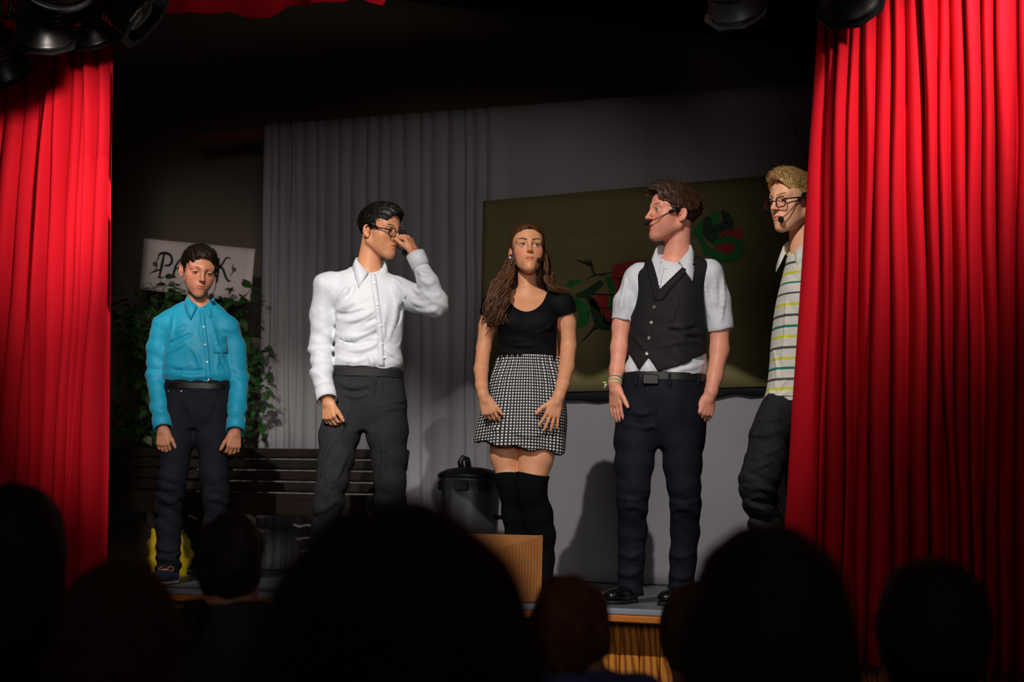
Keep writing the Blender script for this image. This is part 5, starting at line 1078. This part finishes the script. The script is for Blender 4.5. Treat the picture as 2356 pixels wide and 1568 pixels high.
# over-knee socks and ankle boots
for L_, rs, tz in ((leg_l, rl, P(1165, 1092)[2]), (leg_r, rr_g, P(1225, 1091)[2])):
    f = Field((L_[3][0]-.13, -.2, .03), (L_[3][0]+.13, .15, .72), .0045); f.chain(L_[1:], [x+.0045 for x in rs[1:]], .03); f.clip(lambda X, Y, Z: Z-(tz+.12*(0)-.01*np.sin(X*20)))
    f.disp(lambda P_: .0022*np.clip((P_[:, 2]-(tz-.03))/.02, 0, 1)*(P_[:, 2] > tz-.035)); pr.part('sock', f, M_sock, 1)
    h0 = L_[-1]*[1, 1, 0]+np.array([0, .05, 0]); shoe(pr, h0, h0+np.array([.02 if L_ is leg_r else -.03, -.24, 0]), M_boot, M_soleb, .041, .075, .085, 'ankle_boot')

# ---------------------------------------------------------------- performer in the waistcoat
M_vest = mat('waistcoat_wool', (32, 31, 32), 0.8, 0.2, 700, 0.08, 50.0, wr=.3, wscale=5.0, spec=.15); M_navy = mat('navy_chino', (20, 23, 33), 0.75, 0.2, 600, 0.1, 40.0, wr=.4, wscale=7.0, spec=.12); M_steelb = mat('steel_button', (150, 150, 146), 0.25, metal=0.7)
pr = Person(1510, 6.93); P = pr.P
H = Head(P(1546, 492, 0), -72, -1, 0, 1.05)
sh_l, sh_r = P(1467, 636, .03), P(1634, 628, .0)
arm_l = [sh_l, P(1443, 695, .03), P(1430, 750, .03), P(1425, 800, .01), P(1419, 850, -.02), P(1415, 880, -.04)]; arm_r = [sh_r, P(1648, 690, .02), P(1656, 752, .02), P(1655, 805, .01), P(1645, 865, -.03), P(1636, 902, -.06)]
tor = pr.levels([(592, 1520, 1600, .062, .02), (610, 1488, 1624, .085, .02), (650, 1464, 1622, .108, .01), (700, 1459, 1616, .116, .005), (760, 1453, 1620, .113, .0), (810, 1447, 1623, .113, 0), (846, 1438, 1625, .116, 0), (864, 1437, 1621, .108, 0)])
hip = pr.levels([(856, 1438, 1620, .106, 0), (880, 1431, 1622, .114, 0), (920, 1423, 1624, .122, .005), (965, 1418, 1624, .118, .01), (1005, 1416, 1620, .095, .01), (1028, 1416, 1616, .07, .01)])
leg_l = [P(1470, 950), P(1463, 1020, -.01), P(1459, 1065, -.02), P(1457, 1120, -.035), P(1455, 1165, -.025), P(1455, 1220, .01), P(1453, 1280, .02), P(1449, 1362, .02)]; leg_r = [P(1574, 950), P(1570, 1020, -.01), P(1570, 1065, -.02), P(1574, 1120, -.035), P(1577, 1165, -.025), P(1576, 1220, .01), P(1572, 1280, .02), P(1566, 1364, .02)]
f = Field((-.34, -.26, -.01), (.40, .22, 1.86), (.0042, .0042, .008), fx=((H.o[0]-.15, H.o[0]+.13, .0025),), fy=((-.16, .12, .0028),), fz=((H.o[2]-.15, H.o[2]+.13, .0025), (.74, .97, .0036)))
H.add(f, eyes=.85, smile=.8, open_mouth=.004)
nb = P(1556, 604, .02); f.chain([H.p(0, .034, -.035), nb], [.053, .061], .016); f.loft([(z, x, y, rx-.026, ry-.026, w) for (z, x, y, rx, ry, w) in tor], .03); f.loft([(z, x, y, rx-.026, ry-.026, w) for (z, x, y, rx, ry, w) in hip], .02)
f.chain(arm_l, [.05, .045, .040, .037, .030, .026], .03, 'u', .02); f.chain(arm_r, [.05, .046, .043, .042, .033, .029], .03, 'u', .02)
for L_ in (leg_l, leg_r): f.chain(L_, [.074, .074, .07, .058, .054, .05, .036, .028], .03); f.cone(L_[-1], L_[-1]+np.array([-.015, -.03, -.03]), .028, .022, .02)
add_hand(f, arm_l[-1]+np.array([-.001, 0, -.012]), (.06, -.04, -1), (-.78, -.62, .0), 1, 1.0, (.10, .16, .12), .04, (.74, .66, .10))
add_hand(f, arm_r[-1]+np.array([-.004, 0, -.012]), (-.22, -.10, -1), (.42, -.9, .05), -1, 1.0, (.7, .8, .5), .05, (.85, .42, -.3))
g4 = pr.body(f, skin_mat('skin_pink', (222, 150, 124)), 'young man in a black waistcoat over a white short-sleeved shirt', lambda V: H.tint(V, (.88, .5, .48), .30, .28))
HW = hair_mat('hair_brown', (26, 17, 11), (84, 56, 34)); H.details(pr, f, 'blue', HW, (0, 0), .9, .85, brow_w=.0022)
H.short_hair(pr, HW, (.003, .008, .004), .024, -.012, .0040, 3200, (.014, .0019), (.2, -.6, .5), .020, -.075, 31, .0015, lift=.22)
H.headset(pr, 1, (.022, -.122, -.052), (.081, -.034, -.004))
pr.mb('tooth', MB().box(H.p(0, -.0945, -.0615), (.010, .003, .0025), H.R, .0008), mat('tooth_white', (225, 215, 205), 0.3))
# shirt with short sleeves
f = Field((-.34, -.22, .88), (.42, .2, 1.62), .0045)
f.loft(tor, 0); f.cone(nb+np.array([0, .005, -.015]), sh_l+np.array([.012, 0, -.010]), .058, .058, .035); f.cone(nb+np.array([0, .005, -.015]), sh_r+np.array([-.012, 0, -.010]), .058, .060, .035)
f.chain(arm_l[:3], [.056, .056, .053], .028, 'u', .02); f.chain(arm_r[:3], [.057, .061, .061], .028, 'u', .02)
f.ell(nb+np.array([-.02, -.045, .035]), (.055, .055, .06), .008, 's')
for A, pa_, pb_ in ((arm_l, (1407, 732), (1456, 739)), (arm_r, (1629, 766), (1684, 756))):
    a, b = P(*pa_), P(*pb_); k_ = (b[2]-a[2])/(b[0]-a[0]); xm = P(1448, 760)[0] if A is arm_l else P(1626, 770)[0]; sg = -1 if A is arm_l else 1; zl = P(1450, 812)[2]; f.clip(lambda X, Y, Z, a=a, k_=k_, xm=xm, sg=sg, zl=zl: np.where((sg*(X-xm) > 0) & (Z > zl), (a[2]+k_*(X-a[0]))-Z, -1.0))
for (pts, r) in (([(1640, 622), (1646, 660), (1650, 700)], .009), ([(1662, 640), (1664, 690), (1660, 740)], .008), ([(1625, 650), (1630, 690), (1634, 730)], .007), ([(1440, 640), (1434, 680), (1430, 715)], .007), ([(1560, 852), (1590, 846), (1618, 836)], .009), ([(1545, 858), (1580, 860), (1612, 856)], .007)): pr.crease(f, pts, r, .02)
f.disp(lambda P_: .010*folds(P_, (1, .2, .35), 60, 81, 1.2, 8)+.0022*waves(P_, (1, .2, .4), 70, 47, 1.5, 10))
shirt = pr.part('shirt', f, M_white, 1); sf_ = f
for A, pa_, pb_ in ((arm_l, (1407, 732), (1456, 739)), (arm_r, (1629, 766), (1684, 756))): pass
collar(pr, nb+np.array([-.012, -.016, .030]), Rz(rad(-16)) @ Rx(rad(10)), .064, M_white, .044, .050, .75, .075, opening=.42, parent=shirt, open_v=1.0, flare=.026)
pr.strip('placket', f, [(1524, 612), (1518, 640), (1512, 672)], 11, M_white, .001, shirt, 14, .0012)
for q in ((1531, 617), (1517, 656)): pr.button(f, q[0], q[1], M_pearl, .0048, shirt, lift=.003)
# waistcoat
v = Field((-.26, -.22, .88), (.30, .2, 1.62), .0042)
v.loft(tor, 0, 'u', 2.3, .010); v.cone(nb+np.array([0, .005, -.02]), sh_l+np.array([.03, 0, -.005]), .066, .058, .035); v.cone(nb+np.array([0, .005, -.02]), sh_r+np.array([-.03, 0, -.005]), .066, .060, .035)
for A, px_ in ((arm_l, 1449), (arm_r, 1634)):      # armholes
    c = P(px_, 668, .0); sg = -1 if A is arm_l else 1
    v.ell(c+np.array([sg*.024, 0, .005]), (.058, .4, .135), .006, 's')
vp = P(1513, 672, 0); na = P(1498, 596, 0); nc_ = P(1592, 594, 0)
kl = (na[0]-vp[0])/(na[2]-vp[2]); kr = (nc_[0]-vp[0])/(nc_[2]-vp[2])
v.clip(lambda X, Y, Z: np.where((Z > vp[2]) & (Y < .03), np.minimum(X-(vp[0]+kl*(Z-vp[2])), (vp[0]+kr*(Z-vp[2]))-X)*.9, -1.0)); v.ell(nb+np.array([0, .02, .03]), (.068, .08, .05), .006, 's')
bx_ = [P(p[0], p[1])[0] for p in ((1440, 800), (1466, 857), (1487, 826), (1509, 859), (1560, 846), (1626, 812), (1660, 808))]; bz_ = [P(p[0], p[1])[2] for p in ((1440, 800), (1466, 857), (1487, 826), (1509, 859), (1560, 846), (1626, 812), (1660, 808))]
v.clip(lambda X, Y, Z: np.where(Y < .02, np.interp(X, bx_, bz_)-Z, bz_[-1]-.02-Z))
for (pts, r) in (([(1600, 742), (1565, 752), (1530, 750)], .010), ([(1618, 770), (1585, 764), (1560, 768)], .009), ([(1615, 790), (1575, 786), (1525, 796)], .009), ([(1450, 760), (1470, 785), (1486, 806)], .008), ([(1530, 760), (1570, 778), (1610, 782)], .006), ([(1560, 690), (1550, 720), (1545, 740)], .005)): pr.crease(v, pts, r, .02)
for (pts, r) in (([(1605, 752), (1570, 762), (1540, 760)], .008), ([(1610, 778), (1580, 776)], .007), ([(1505, 690), (1500, 740), (1489, 820)], .003)): pr.crease(v, pts, r, .016, 's')
v.disp(lambda P_: .006*folds(P_, (.45, .2, 1), 60, 83, 1.3, 9)*np.clip((1.30-P_[:, 2])/.1, 0, 1)+.0016*waves(P_, (.5, .3, 1), 70, 49, 1.5, 12)*(P_[:, 2] < 1.25))
vest = pr.part('waistcoat', v, M_vest, 1)
for q in ((1505, 706), (1498, 741), (1493, 777), (1488, 813)): pr.button(v, q[0], q[1], M_steelb, .0075, vest)
pr.strip('lapel', v, [(1590, 606), (1568, 628), (1540, 658), (1514, 690)], 22, M_vest, .003, vest, 18, .003); pr.strip('lapel', v, [(1494, 606), (1496, 630), (1503, 656), (1508, 684)], 11, M_vest, .003, vest, 18, .003)
# trousers, belt, shoes, bracelets
f = Field((-.28, -.24, .03), (.30, .22, 1.06), .005); f.loft(hip, 0)
for L_ in (leg_l, leg_r): f.chain(L_, [.090, .088, .083, .071, .065, .062, .057, .057], .03, 'u', .02)
for (pts, r) in (([(1440, 945), (1475, 952), (1505, 944)], .009), ([(1440, 975), (1480, 985), (1508, 978)], .009), ([(1505, 900), (1506, 940), (1512, 990)], .007), ([(1424, 1142), (1455, 1150), (1486, 1142)], .011), ([(1424, 1172), (1455, 1164), (1486, 1178)], .011), ([(1546, 1150), (1575, 1162), (1606, 1150)], .012), ([(1546, 1176), (1578, 1166), (1606, 1182)], .011), ([(1428, 1270), (1455, 1282), (1480, 1262)], .012), ([(1426, 1318), (1452, 1322), (1478, 1308)], .013), ([(1547, 1275), (1572, 1282), (1598, 1268)], .010), ([(1545, 1325), (1570, 1330), (1592, 1322)], .012)): pr.crease(f, pts, r, .022)
f.disp(lambda P_: .005*folds(P_, (.9, .2, .6), 50, 85, 1.4, 9)+.003*waves(P_, (.4, .1, 1), 95, 51, 1.5, 15)*sum(ball_mask(P_, c, (.09, .09, .11)) for c in (leg_l[4], leg_r[4]))+.005*waves(P_, (.3, .1, 1), 95, 53, 1.3, 13)*sum(ball_mask(P_, c, (.1, .1, .08)) for c in (leg_l[7], leg_r[7]))+.0012*waves(P_, (.6, .2, 1), 55, 55, 1.6, 10))
tr = pr.part('trousers', f, M_navy, 1); bl_ = hip[-1]; bl_ = (P(1530, 869)[2], bl_[1], bl_[2], bl_[3]+.002, bl_[4]+.004, 0); blt = band(pr, 'belt', bl_, M_belt, .019, .006, tr); q = pr.front(f, 1497, 872, .012)
if q is not None: pr.mb('buckle', MB().box(q, (.034, .006, .021), None, .003), mat('buckle_black', (10, 10, 10), 0.3, metal=0.5), False, blt)
for px_ in (1464, 1541, 1606):
    q = pr.front(f, px_, 872, .011)
    if q is not None: pr.mb('belt_loop', MB().box(q, (.006, .003, .025), None, .001), M_navy, False, tr)
shoe(pr, leg_l[-1]*[1, 1, 0]+np.array([.015, .05, 0]), leg_l[-1]*[1, 1, 0]+np.array([-.10, -.21, 0]), M_shoeb, M_soleb, .047, .075); shoe(pr, leg_r[-1]*[1, 1, 0]+np.array([.01, .05, 0]), leg_r[-1]*[1, 1, 0]+np.array([-.09, -.22, 0]), M_shoeb, M_soleb, .047, .075)
w_ = arm_l[-1]; d = unit(arm_l[-1]-arm_l[-2]); R = np.array(Vector(d).to_track_quat('Z', 'Y').to_matrix())
for k, (c, o_) in enumerate((((70, 120, 150), -.022), ((196, 186, 120), -.010), ((120, 150, 90), -.004), ((214, 206, 170), .003))): pr.mb('bracelet', MB().lathe([(.027, -.0035), (.0312, -.002), (.0312, .002), (.027, .0035)], 20, w_+d*o_, R), mat('bracelet_%d' % k, c, .7, .3, 300))
kb = w_+np.array([-.033, -.008, -.006])
for k, (c, dx) in enumerate((((200, 196, 90), (-.022, .004)), ((30, 120, 100), (-.008, .000)), ((210, 200, 170), (-.014, -.022)))): pr.mb('bracelet_tassel', MB().tube([kb, kb+np.array([dx[0]*.6, -.004, dx[1]*.4+.004]), kb+np.array([dx[0], -.004, dx[1]])], [.003, .005, .002], 6), mat('tassel_%d' % k, c, .8))

# ---------------------------------------------------------------- blond performer half behind the curtain
pr = Person(1800, 6.75); P = pr.P
H = Head(P(1824, 463, 0), -56, 8, 0, 1.04)
sh_n, sh_f = P(1893, 634, -.10), P(1872, 636, .17)
arm_n = [sh_n, P(1902, 700, -.13), P(1905, 770, -.13), P(1898, 830, -.15), P(1890, 885, -.18)]; arm_f = [sh_f, P(1880, 700, .2), P(1882, 770, .2), P(1876, 830, .17), P(1870, 885, .14)]
tor = pr.levels([(574, 1826, 1890, .06, .02), (596, 1813, 1912, .10, .03), (640, 1799, 1922, .15, .03), (690, 1789, 1920, .165, .03), (740, 1782, 1915, .16, .03), (790, 1775, 1906, .155, .03), (840, 1771, 1900, .155, .03), (890, 1765, 1896, .155, .03), (926, 1757, 1894, .155, .03)])
hip = pr.levels([(905, 1764, 1890, .14, .03), (940, 1752, 1890, .15, .03), (970, 1752, 1888, .14, .03), (1000, 1760, 1870, .11, .03)])
leg_n = [P(1790, 950, -.05), P(1772, 1000, -.07), P(1765, 1050, -.08), P(1750, 1095, -.10), P(1744, 1120, -.09), P(1749, 1155, -.06), P(1763, 1205, -.02), P(1780, 1290, .04), P(1790, 1365, .08)]; leg_f = [P(1835, 950, .10), P(1842, 1050, .11), P(1848, 1130, .10), P(1856, 1240, .13), P(1864, 1365, .16)]
f = Field((-.26, -.34, -.01), (.36, .34, 1.88), (.0045, .0045, .008), fx=((H.o[0]-.14, H.o[0]+.11, .0025),), fy=((H.o[1]-.13, H.o[1]+.13, .0028),), fz=((H.o[2]-.15, H.o[2]+.13, .0025),))
H.add(f, eyes=.6, smile=.0)
nb = P(1850, 582, .03); f.chain([H.p(0, .036, -.035), nb], [.050, .058], .016); f.loft([(z, x, y, rx-.026, ry-.026, w) for (z, x, y, rx, ry, w) in tor], .03); f.loft([(z, x, y, rx-.026, ry-.026, w) for (z, x, y, rx, ry, w) in hip], .02)
for A in (arm_n, arm_f): f.chain(A, [.05, .046, .042, .036, .028], .03, 'u', .02)
f.chain(leg_n, [.07, .066, .066, .062, .058, .052, .048, .036, .028], .03); f.chain(leg_f, [.075, .066, .056, .04, .028], .03)
for L_ in (leg_n, leg_f): f.cone(L_[-1], L_[-1]+np.array([-.03, -.01, -.03]), .028, .022, .02)
add_hand(f, arm_n[-1]+np.array([0, 0, -.012]), (-.05, -.06, -1), (.3, -.95, 0), -1, 1.0, (.4, .5, .3)); add_hand(f, arm_f[-1]+np.array([0, 0, -.012]), (-.05, -.06, -1), (.3, .95, 0), 1, 1.0, (.4, .5, .3))
g5 = pr.body(f, skin_mat('skin_fair', (236, 172, 136)), 'blond young man in a striped polo shirt half hidden by the red curtain', lambda V: H.tint(V, (.86, .52, .5), .16))
HBl = hair_mat('hair_blond', (112, 78, 42), (226, 184, 118), .4); H.details(pr, f, 'blue', HBl, (0, 14), .7, .6, brow_w=.0028)
H.short_hair(pr, HBl, (-.001, .0, .0), .028, -.016, .0022, 5200, (.019, .0012), (.15, -.75, .45), .016, -.05, 41, fade=.085, lift=.20)
H.spectacles(pr, .0245, .0195, 4.0, .0023, -.004); H.headset(pr, 1, (.036, -.108, -.075), (.0805, -.034, .004))
# polo shirt with coloured stripes
mp_ = bpy.data.materials.new('striped_pique'); mp_.use_nodes = True; nt = mp_.node_tree; N = nt.nodes.new; L = nt.links.new; bs = nt.nodes['Principled BSDF']; bs.inputs['Roughness'].default_value = .8
tc = N('ShaderNodeTexCoord'); sx_ = N('ShaderNodeSeparateXYZ'); L(tc.outputs['Object'], sx_.inputs[0]); zt_, zb_ = P(1800, 560)[2], P(1800, 935)[2]
mr = N('ShaderNodeMapRange'); mr.inputs[1].default_value = zt_; mr.inputs[2].default_value = zb_; L(sx_.outputs[2], mr.inputs[0]); cr = N('ShaderNodeValToRGB'); cr.color_ramp.interpolation = 'CONSTANT'; e = cr.color_ramp.elements
wc, yc_, gc, dc = rgba((214, 210, 200)), rgba((206, 206, 44)), rgba((10, 118, 96)), rgba((72, 72, 70)); stops = []
for y_, c in ((583, yc_), (606, dc), (631, yc_), (655, gc), (680, dc), (705, yc_), (730, dc), (755, gc), (779, yc_), (804, dc), (828, yc_), (851, gc), (875, dc), (898, yc_), (917, dc)): a_ = (y_-2.6-560)/375; stops += [(a_, c), (a_+5.6/375, wc)]
e[0].position = 0; e[0].color = wc; e[1].position = stops[0][0]; e[1].color = stops[0][1]
for a_, c in stops[1:]: q = e.new(a_); q.color = c
L(mr.outputs[0], cr.inputs[0]); L(cr.outputs[0], bs.inputs['Base Color'])
f = Field((-.22, -.30, .80), (.36, .32, 1.62), .0048)
f.loft(tor, 0); f.cone(nb+np.array([0, 0, -.015]), sh_n+np.array([-.005, .03, -.01]), .055, .058, .035); f.cone(nb+np.array([0, 0, -.015]), sh_f+np.array([-.005, -.03, -.01]), .055, .058, .035)
for A in (arm_n, arm_f): f.chain(A[:3], [.064, .062, .058], .03, 'u', .02)
f.ell(nb+np.array([-.03, -.02, .035]), (.055, .055, .06), .008, 's')
for (pts, r) in (([(1795, 640), (1800, 700), (1795, 760)], .007), ([(1812, 690), (1808, 760), (1800, 830)], .007), ([(1780, 800), (1790, 850), (1785, 890)], .007), ([(1772, 900), (1790, 912), (1815, 902)], .010), ([(1815, 870), (1800, 885), (1790, 905)], .009)): pr.crease(f, pts, r, .02)
f.disp(lambda P_: .008*folds(P_, (1, .3, .4), 50, 87, 1.2, 8)+.0022*waves(P_, (1, .4, .3), 50, 57, 1.5, 9)); polo = pr.part('polo_shirt', f, mp_, 1)
M_wht2 = mat('polo_white', (214, 210, 200), .8); collar(pr, nb+np.array([-.012, -.010, .024]), Rz(rad(-52)) @ Rx(rad(10)), .060, M_wht2, .032, .044, .6, .05, opening=.30, parent=polo, open_v=.5)
band(pr, 'hem', (tor[0][0]+.006, *tor[0][1:3], tor[0][3]-.002, tor[0][4]-.002, 0), M_wht2, .008, .005, polo)
f = Field((-.24, -.26, .03), (.30, .36, 1.02), .005); f.loft(hip, 0); f.chain(leg_n, [.082, .078, .080, .078, .072, .064, .064, .056, .056], .03, 'u', .03); f.chain(leg_f, [.085, .078, .066, .06, .058], .03, 'u', .03)
for (pts, r) in (([(1745, 965), (1770, 968), (1795, 960)], .009), ([(1735, 1000), (1765, 1000), (1795, 990)], .009), ([(1730, 1055), (1765, 1045), (1795, 1030)], .008), ([(1716, 1088), (1745, 1075), (1775, 1060)], .009), ([(1712, 1118), (1745, 1122), (1776, 1126)], .010), ([(1718, 1150), (1748, 1142), (1780, 1152)], .011), ([(1724, 1160), (1755, 1168), (1782, 1166)], .011), ([(1730, 1185), (1760, 1178), (1788, 1182)], .009)): pr.crease(f, pts, r, .02)
f.disp(lambda P_: .009*folds(P_, (.4, .2, 1), 66, 89, 1.3, 9)+.006*waves(P_, (.4, .1, 1), 100, 59, 1.5, 15)*ball_mask(P_, leg_n[5], (.09, .1, .12))+.002*waves(P_, (.5, .2, 1), 70, 61, 1.6, 12)); pr.part('jeans', f, mat('black_denim', (34, 34, 37), 0.75, 0.25, 700, 0.2, 30.0, wr=.45, wscale=7.0, spec=.12), 1)
for L_ in (leg_n, leg_f): h0 = L_[-1]*[1, 1, 0]+np.array([.03, .02, 0]); shoe(pr, h0, h0+np.array([-.24, -.10, 0]), M_shoeb, M_soleb, .046, .07)

# ---------------------------------------------------------------- audience in the dark, seen from behind
def spectator(px, ptop, wpx, D, label, hair, cloth, hs=1.0, hair_long=0.0, rx=1.0, shoulders=1.0, skin=(150, 100, 80), curl=0.0, seed=1, yaw=0, bun=None, neck=.285):
    """a seated person; px/ptop: crown of the head, wpx: hair width in the picture, D: distance"""
    W_ = wpx*D/FPX; sc = W_/.176; top = atd(px, ptop, D); base = np.array([top[0], top[1], 0.0]); Hd = .128*sc; r = np.random.default_rng(seed)
    hc = np.array([0, 0, top[2]-Hd]); sw = .19*shoulders*min(sc, 1.15); zs = hc[2]-neck*sc
    f = Field((-.34, -.30, -.01), (.34, .65, hc[2]+.2), .011, fx=((-.12, .12, .007),), fy=((-.15, .15, .007),), fz=((hc[2]-.2, hc[2]+.16, .007),))
    Hh = Head(hc, 180+yaw, 4, 0, sc); Hh.add(f)
    f.chain([Hh.p(0, .02, -.05), np.array([0, 0, zs+.03])], [.055*sc, .062*sc], .03)
    seat = .44
    f.loft([(seat, 0, .0, .17*shoulders, .12, 0), (seat+.2, 0, .0, .155*shoulders, .11, 0), (zs-.12, 0, 0, .17*shoulders, .11, 0), (zs-.03, 0, 0, .15*shoulders, .09, 0), (zs+.02, 0, 0, .07, .06, 0)], .04)
    for sx in (-1, 1):
        f.chain([np.array([sx*sw, 0, zs-.05]), np.array([sx*(sw+.03), .02, zs-.30]), np.array([sx*.14, .25, seat+.2])], [.055, .045, .035], .05)
        f.chain([np.array([sx*.09, .05, seat]), np.array([sx*.11, .45, seat+.02]), np.array([sx*.11, .43, .06]), np.array([sx*.11, .52, .035])], [.085, .065, .045, .034], .05)
    V, Q = f.mesh(1); o = link('spectator', mesh_np('spectator', V, Q, True, np.ones((len(V), 4))), skin_mat('skin_audience_%d_%d' % skin[:2], skin)); o.location = base; o.rotation_euler = (0, 0, PSI); tag(o, label, 'person', 'audience in front of the stage')
    class _p: pass
    pp = _p(); pp.o = o
    g = Field((-.34, -.30, seat-.1), (.34, .35, zs+.1), .011)
    g.loft([(seat-.06, 0, .0, .175*shoulders, .13, 0), (seat+.2, 0, .0, .165*shoulders, .12, 0), (zs-.12, 0, 0, .18*shoulders, .118, 0), (zs-.03, 0, 0, .16*shoulders, .10, 0), (zs+.03, 0, 0, .075*sc, .07*sc, 0)], .04, 'u', 2.3, .006)
    for sx in (-1, 1): g.chain([np.array([sx*sw, 0, zs-.05]), np.array([sx*(sw+.03), .02, zs-.30]), np.array([sx*.145, .22, seat+.22])], [.066, .056, .046], .05)
    g.disp(lambda P_: .005*waves(P_, (.5, .3, 1), 40, seed, 1.5, 8)); V, Q = g.mesh(1); link('jacket', mesh_np('jacket', V, Q), cloth, o)
    h = Field(hc-np.array([.2, .2, .22+hair_long])*sc, hc+.2*sc, .007*max(1, sc)); E = Hh.E
    E(h, (0, .022, .032), (.085*rx, .104, .094)); E(h, (0, .03, -.02), (.078*rx, .085, .085), .04)
    if hair_long: h.chain([Hh.p(0, .05, -.04), Hh.p(0, .065, -.10), Hh.p(0, .06, -.12-hair_long)], [.085*rx*sc, .088*rx*sc, .07*rx*sc], .05)
    E(h, (0, -.125, -.02), (.072, .09, .10), .01, 's')
    if bun is not None:
        for (c, rr2) in bun: h.ell(hc+np.array(c), rr2, .02)
    h.disp(lambda P_: (.0018+curl)*waves(P_, (1, .1, .2), 120, seed+2, 2.0, 25)+(.001+curl)*snoise(P_, 70, seed+4)); V, Q = h.mesh(1); Nn = vnormals(V, Q); VV = [V]; QQ = [Q]; n0 = len(V)
    cand = np.where(Nn[:, 1] < .6)[0]
    for i in r.choice(cand, 500):      # loose strands
        d = unit(np.array([0, 0, -1.0])-Nn[i]*(-Nn[i][2])+Nn[i]*r.uniform(.02, .2)+r.normal(size=3)*.2); ln = r.uniform(.012, .03)*min(sc, 1.1); sd = unit(np.cross(d, Nn[i])); rows = []
        for t in (0, .5, 1.0): q = V[i]-Nn[i]*.004+d*ln*t-Nn[i]*ln*.3*t*t+Nn[i]*.004; ww = .0016*(1-t)+.0003; rows += [q-sd*ww, q+sd*ww]
        VV.append(np.array(rows)); QQ.append(np.array([[n0, n0+1, n0+3, n0+2], [n0+2, n0+3, n0+5, n0+4]])); n0 += 6
    link('hair', mesh_np('hair', np.concatenate(VV), np.concatenate(QQ)), hair, o); return pp, Hh, hc
HA = hair_mat('hair_audience_dark', (14, 10, 9), (34, 24, 18)); HAb = hair_mat('hair_audience_brown', (30, 18, 12), (70, 42, 26)); HAr = hair_mat('hair_audience_auburn', (40, 18, 10), (92, 46, 26))
for _m in (HA, HAb, HAr): _m.node_tree.nodes['Principled BSDF'].inputs['Specular IOR Level'].default_value = 0.18; _m.node_tree.nodes['Principled BSDF'].inputs['Roughness'].default_value = 0.7
CD = mat('jacket_black', (18, 17, 18), .85, .2, 200); CB = mat('jacket_blue', (54, 58, 110), .85, .2, 200, .2, 20.0); CBr = mat('jacket_brown', (60, 42, 34), .85, .2, 200)
spectator(46, 1108, 232, 3.15, 'dark-haired spectator cut by the frame below the curtain by the boy', HA, CD, seed=2, hair_long=.10)
spectator(288, 1280, 268, 2.3, 'dark-haired spectator in front of the boy in turquoise', HAb, CD, seed=3, hair_long=.22)
spectator(535, 1178, 158, 3.9, 'child spectator with a curly ponytail near the yellow bag', HA, CD, seed=4, bun=[((-.062, -.10, -.115), (.032, .035, .04)), ((-.075, -.11, -.165), (.03, .03, .045)), ((-.06, -.10, -.215), (.02, .02, .04))], curl=.002, shoulders=.85, neck=.13, hair_long=.0)
spectator(930, 1140, 560, 1.25, 'large blurred dark head in front of the white-shirted performer', HA, CD, seed=5, hair_long=.16, rx=1.12)
spectator(1310, 1318, 186, 3.3, 'short-haired child spectator in a blue top in front of the waistcoat performer', HAr, CB, seed=6, curl=.003, shoulders=.8, neck=.10)
spectator(1604, 1336, 170, 4.2, 'brown-haired spectator mostly hidden behind a larger blurred head', HAb, CBr, seed=7, shoulders=.75)
spectator(1765, 1200, 372, 2.05, 'large blurred dark head below the blond performer', HA, CD, seed=8, hair_long=.12)
spectator(2140, 1276, 258, 2.95, 'dark-haired spectator in front of the folded curtain, next to the frame edge', HA, CD, seed=9, neck=.13)
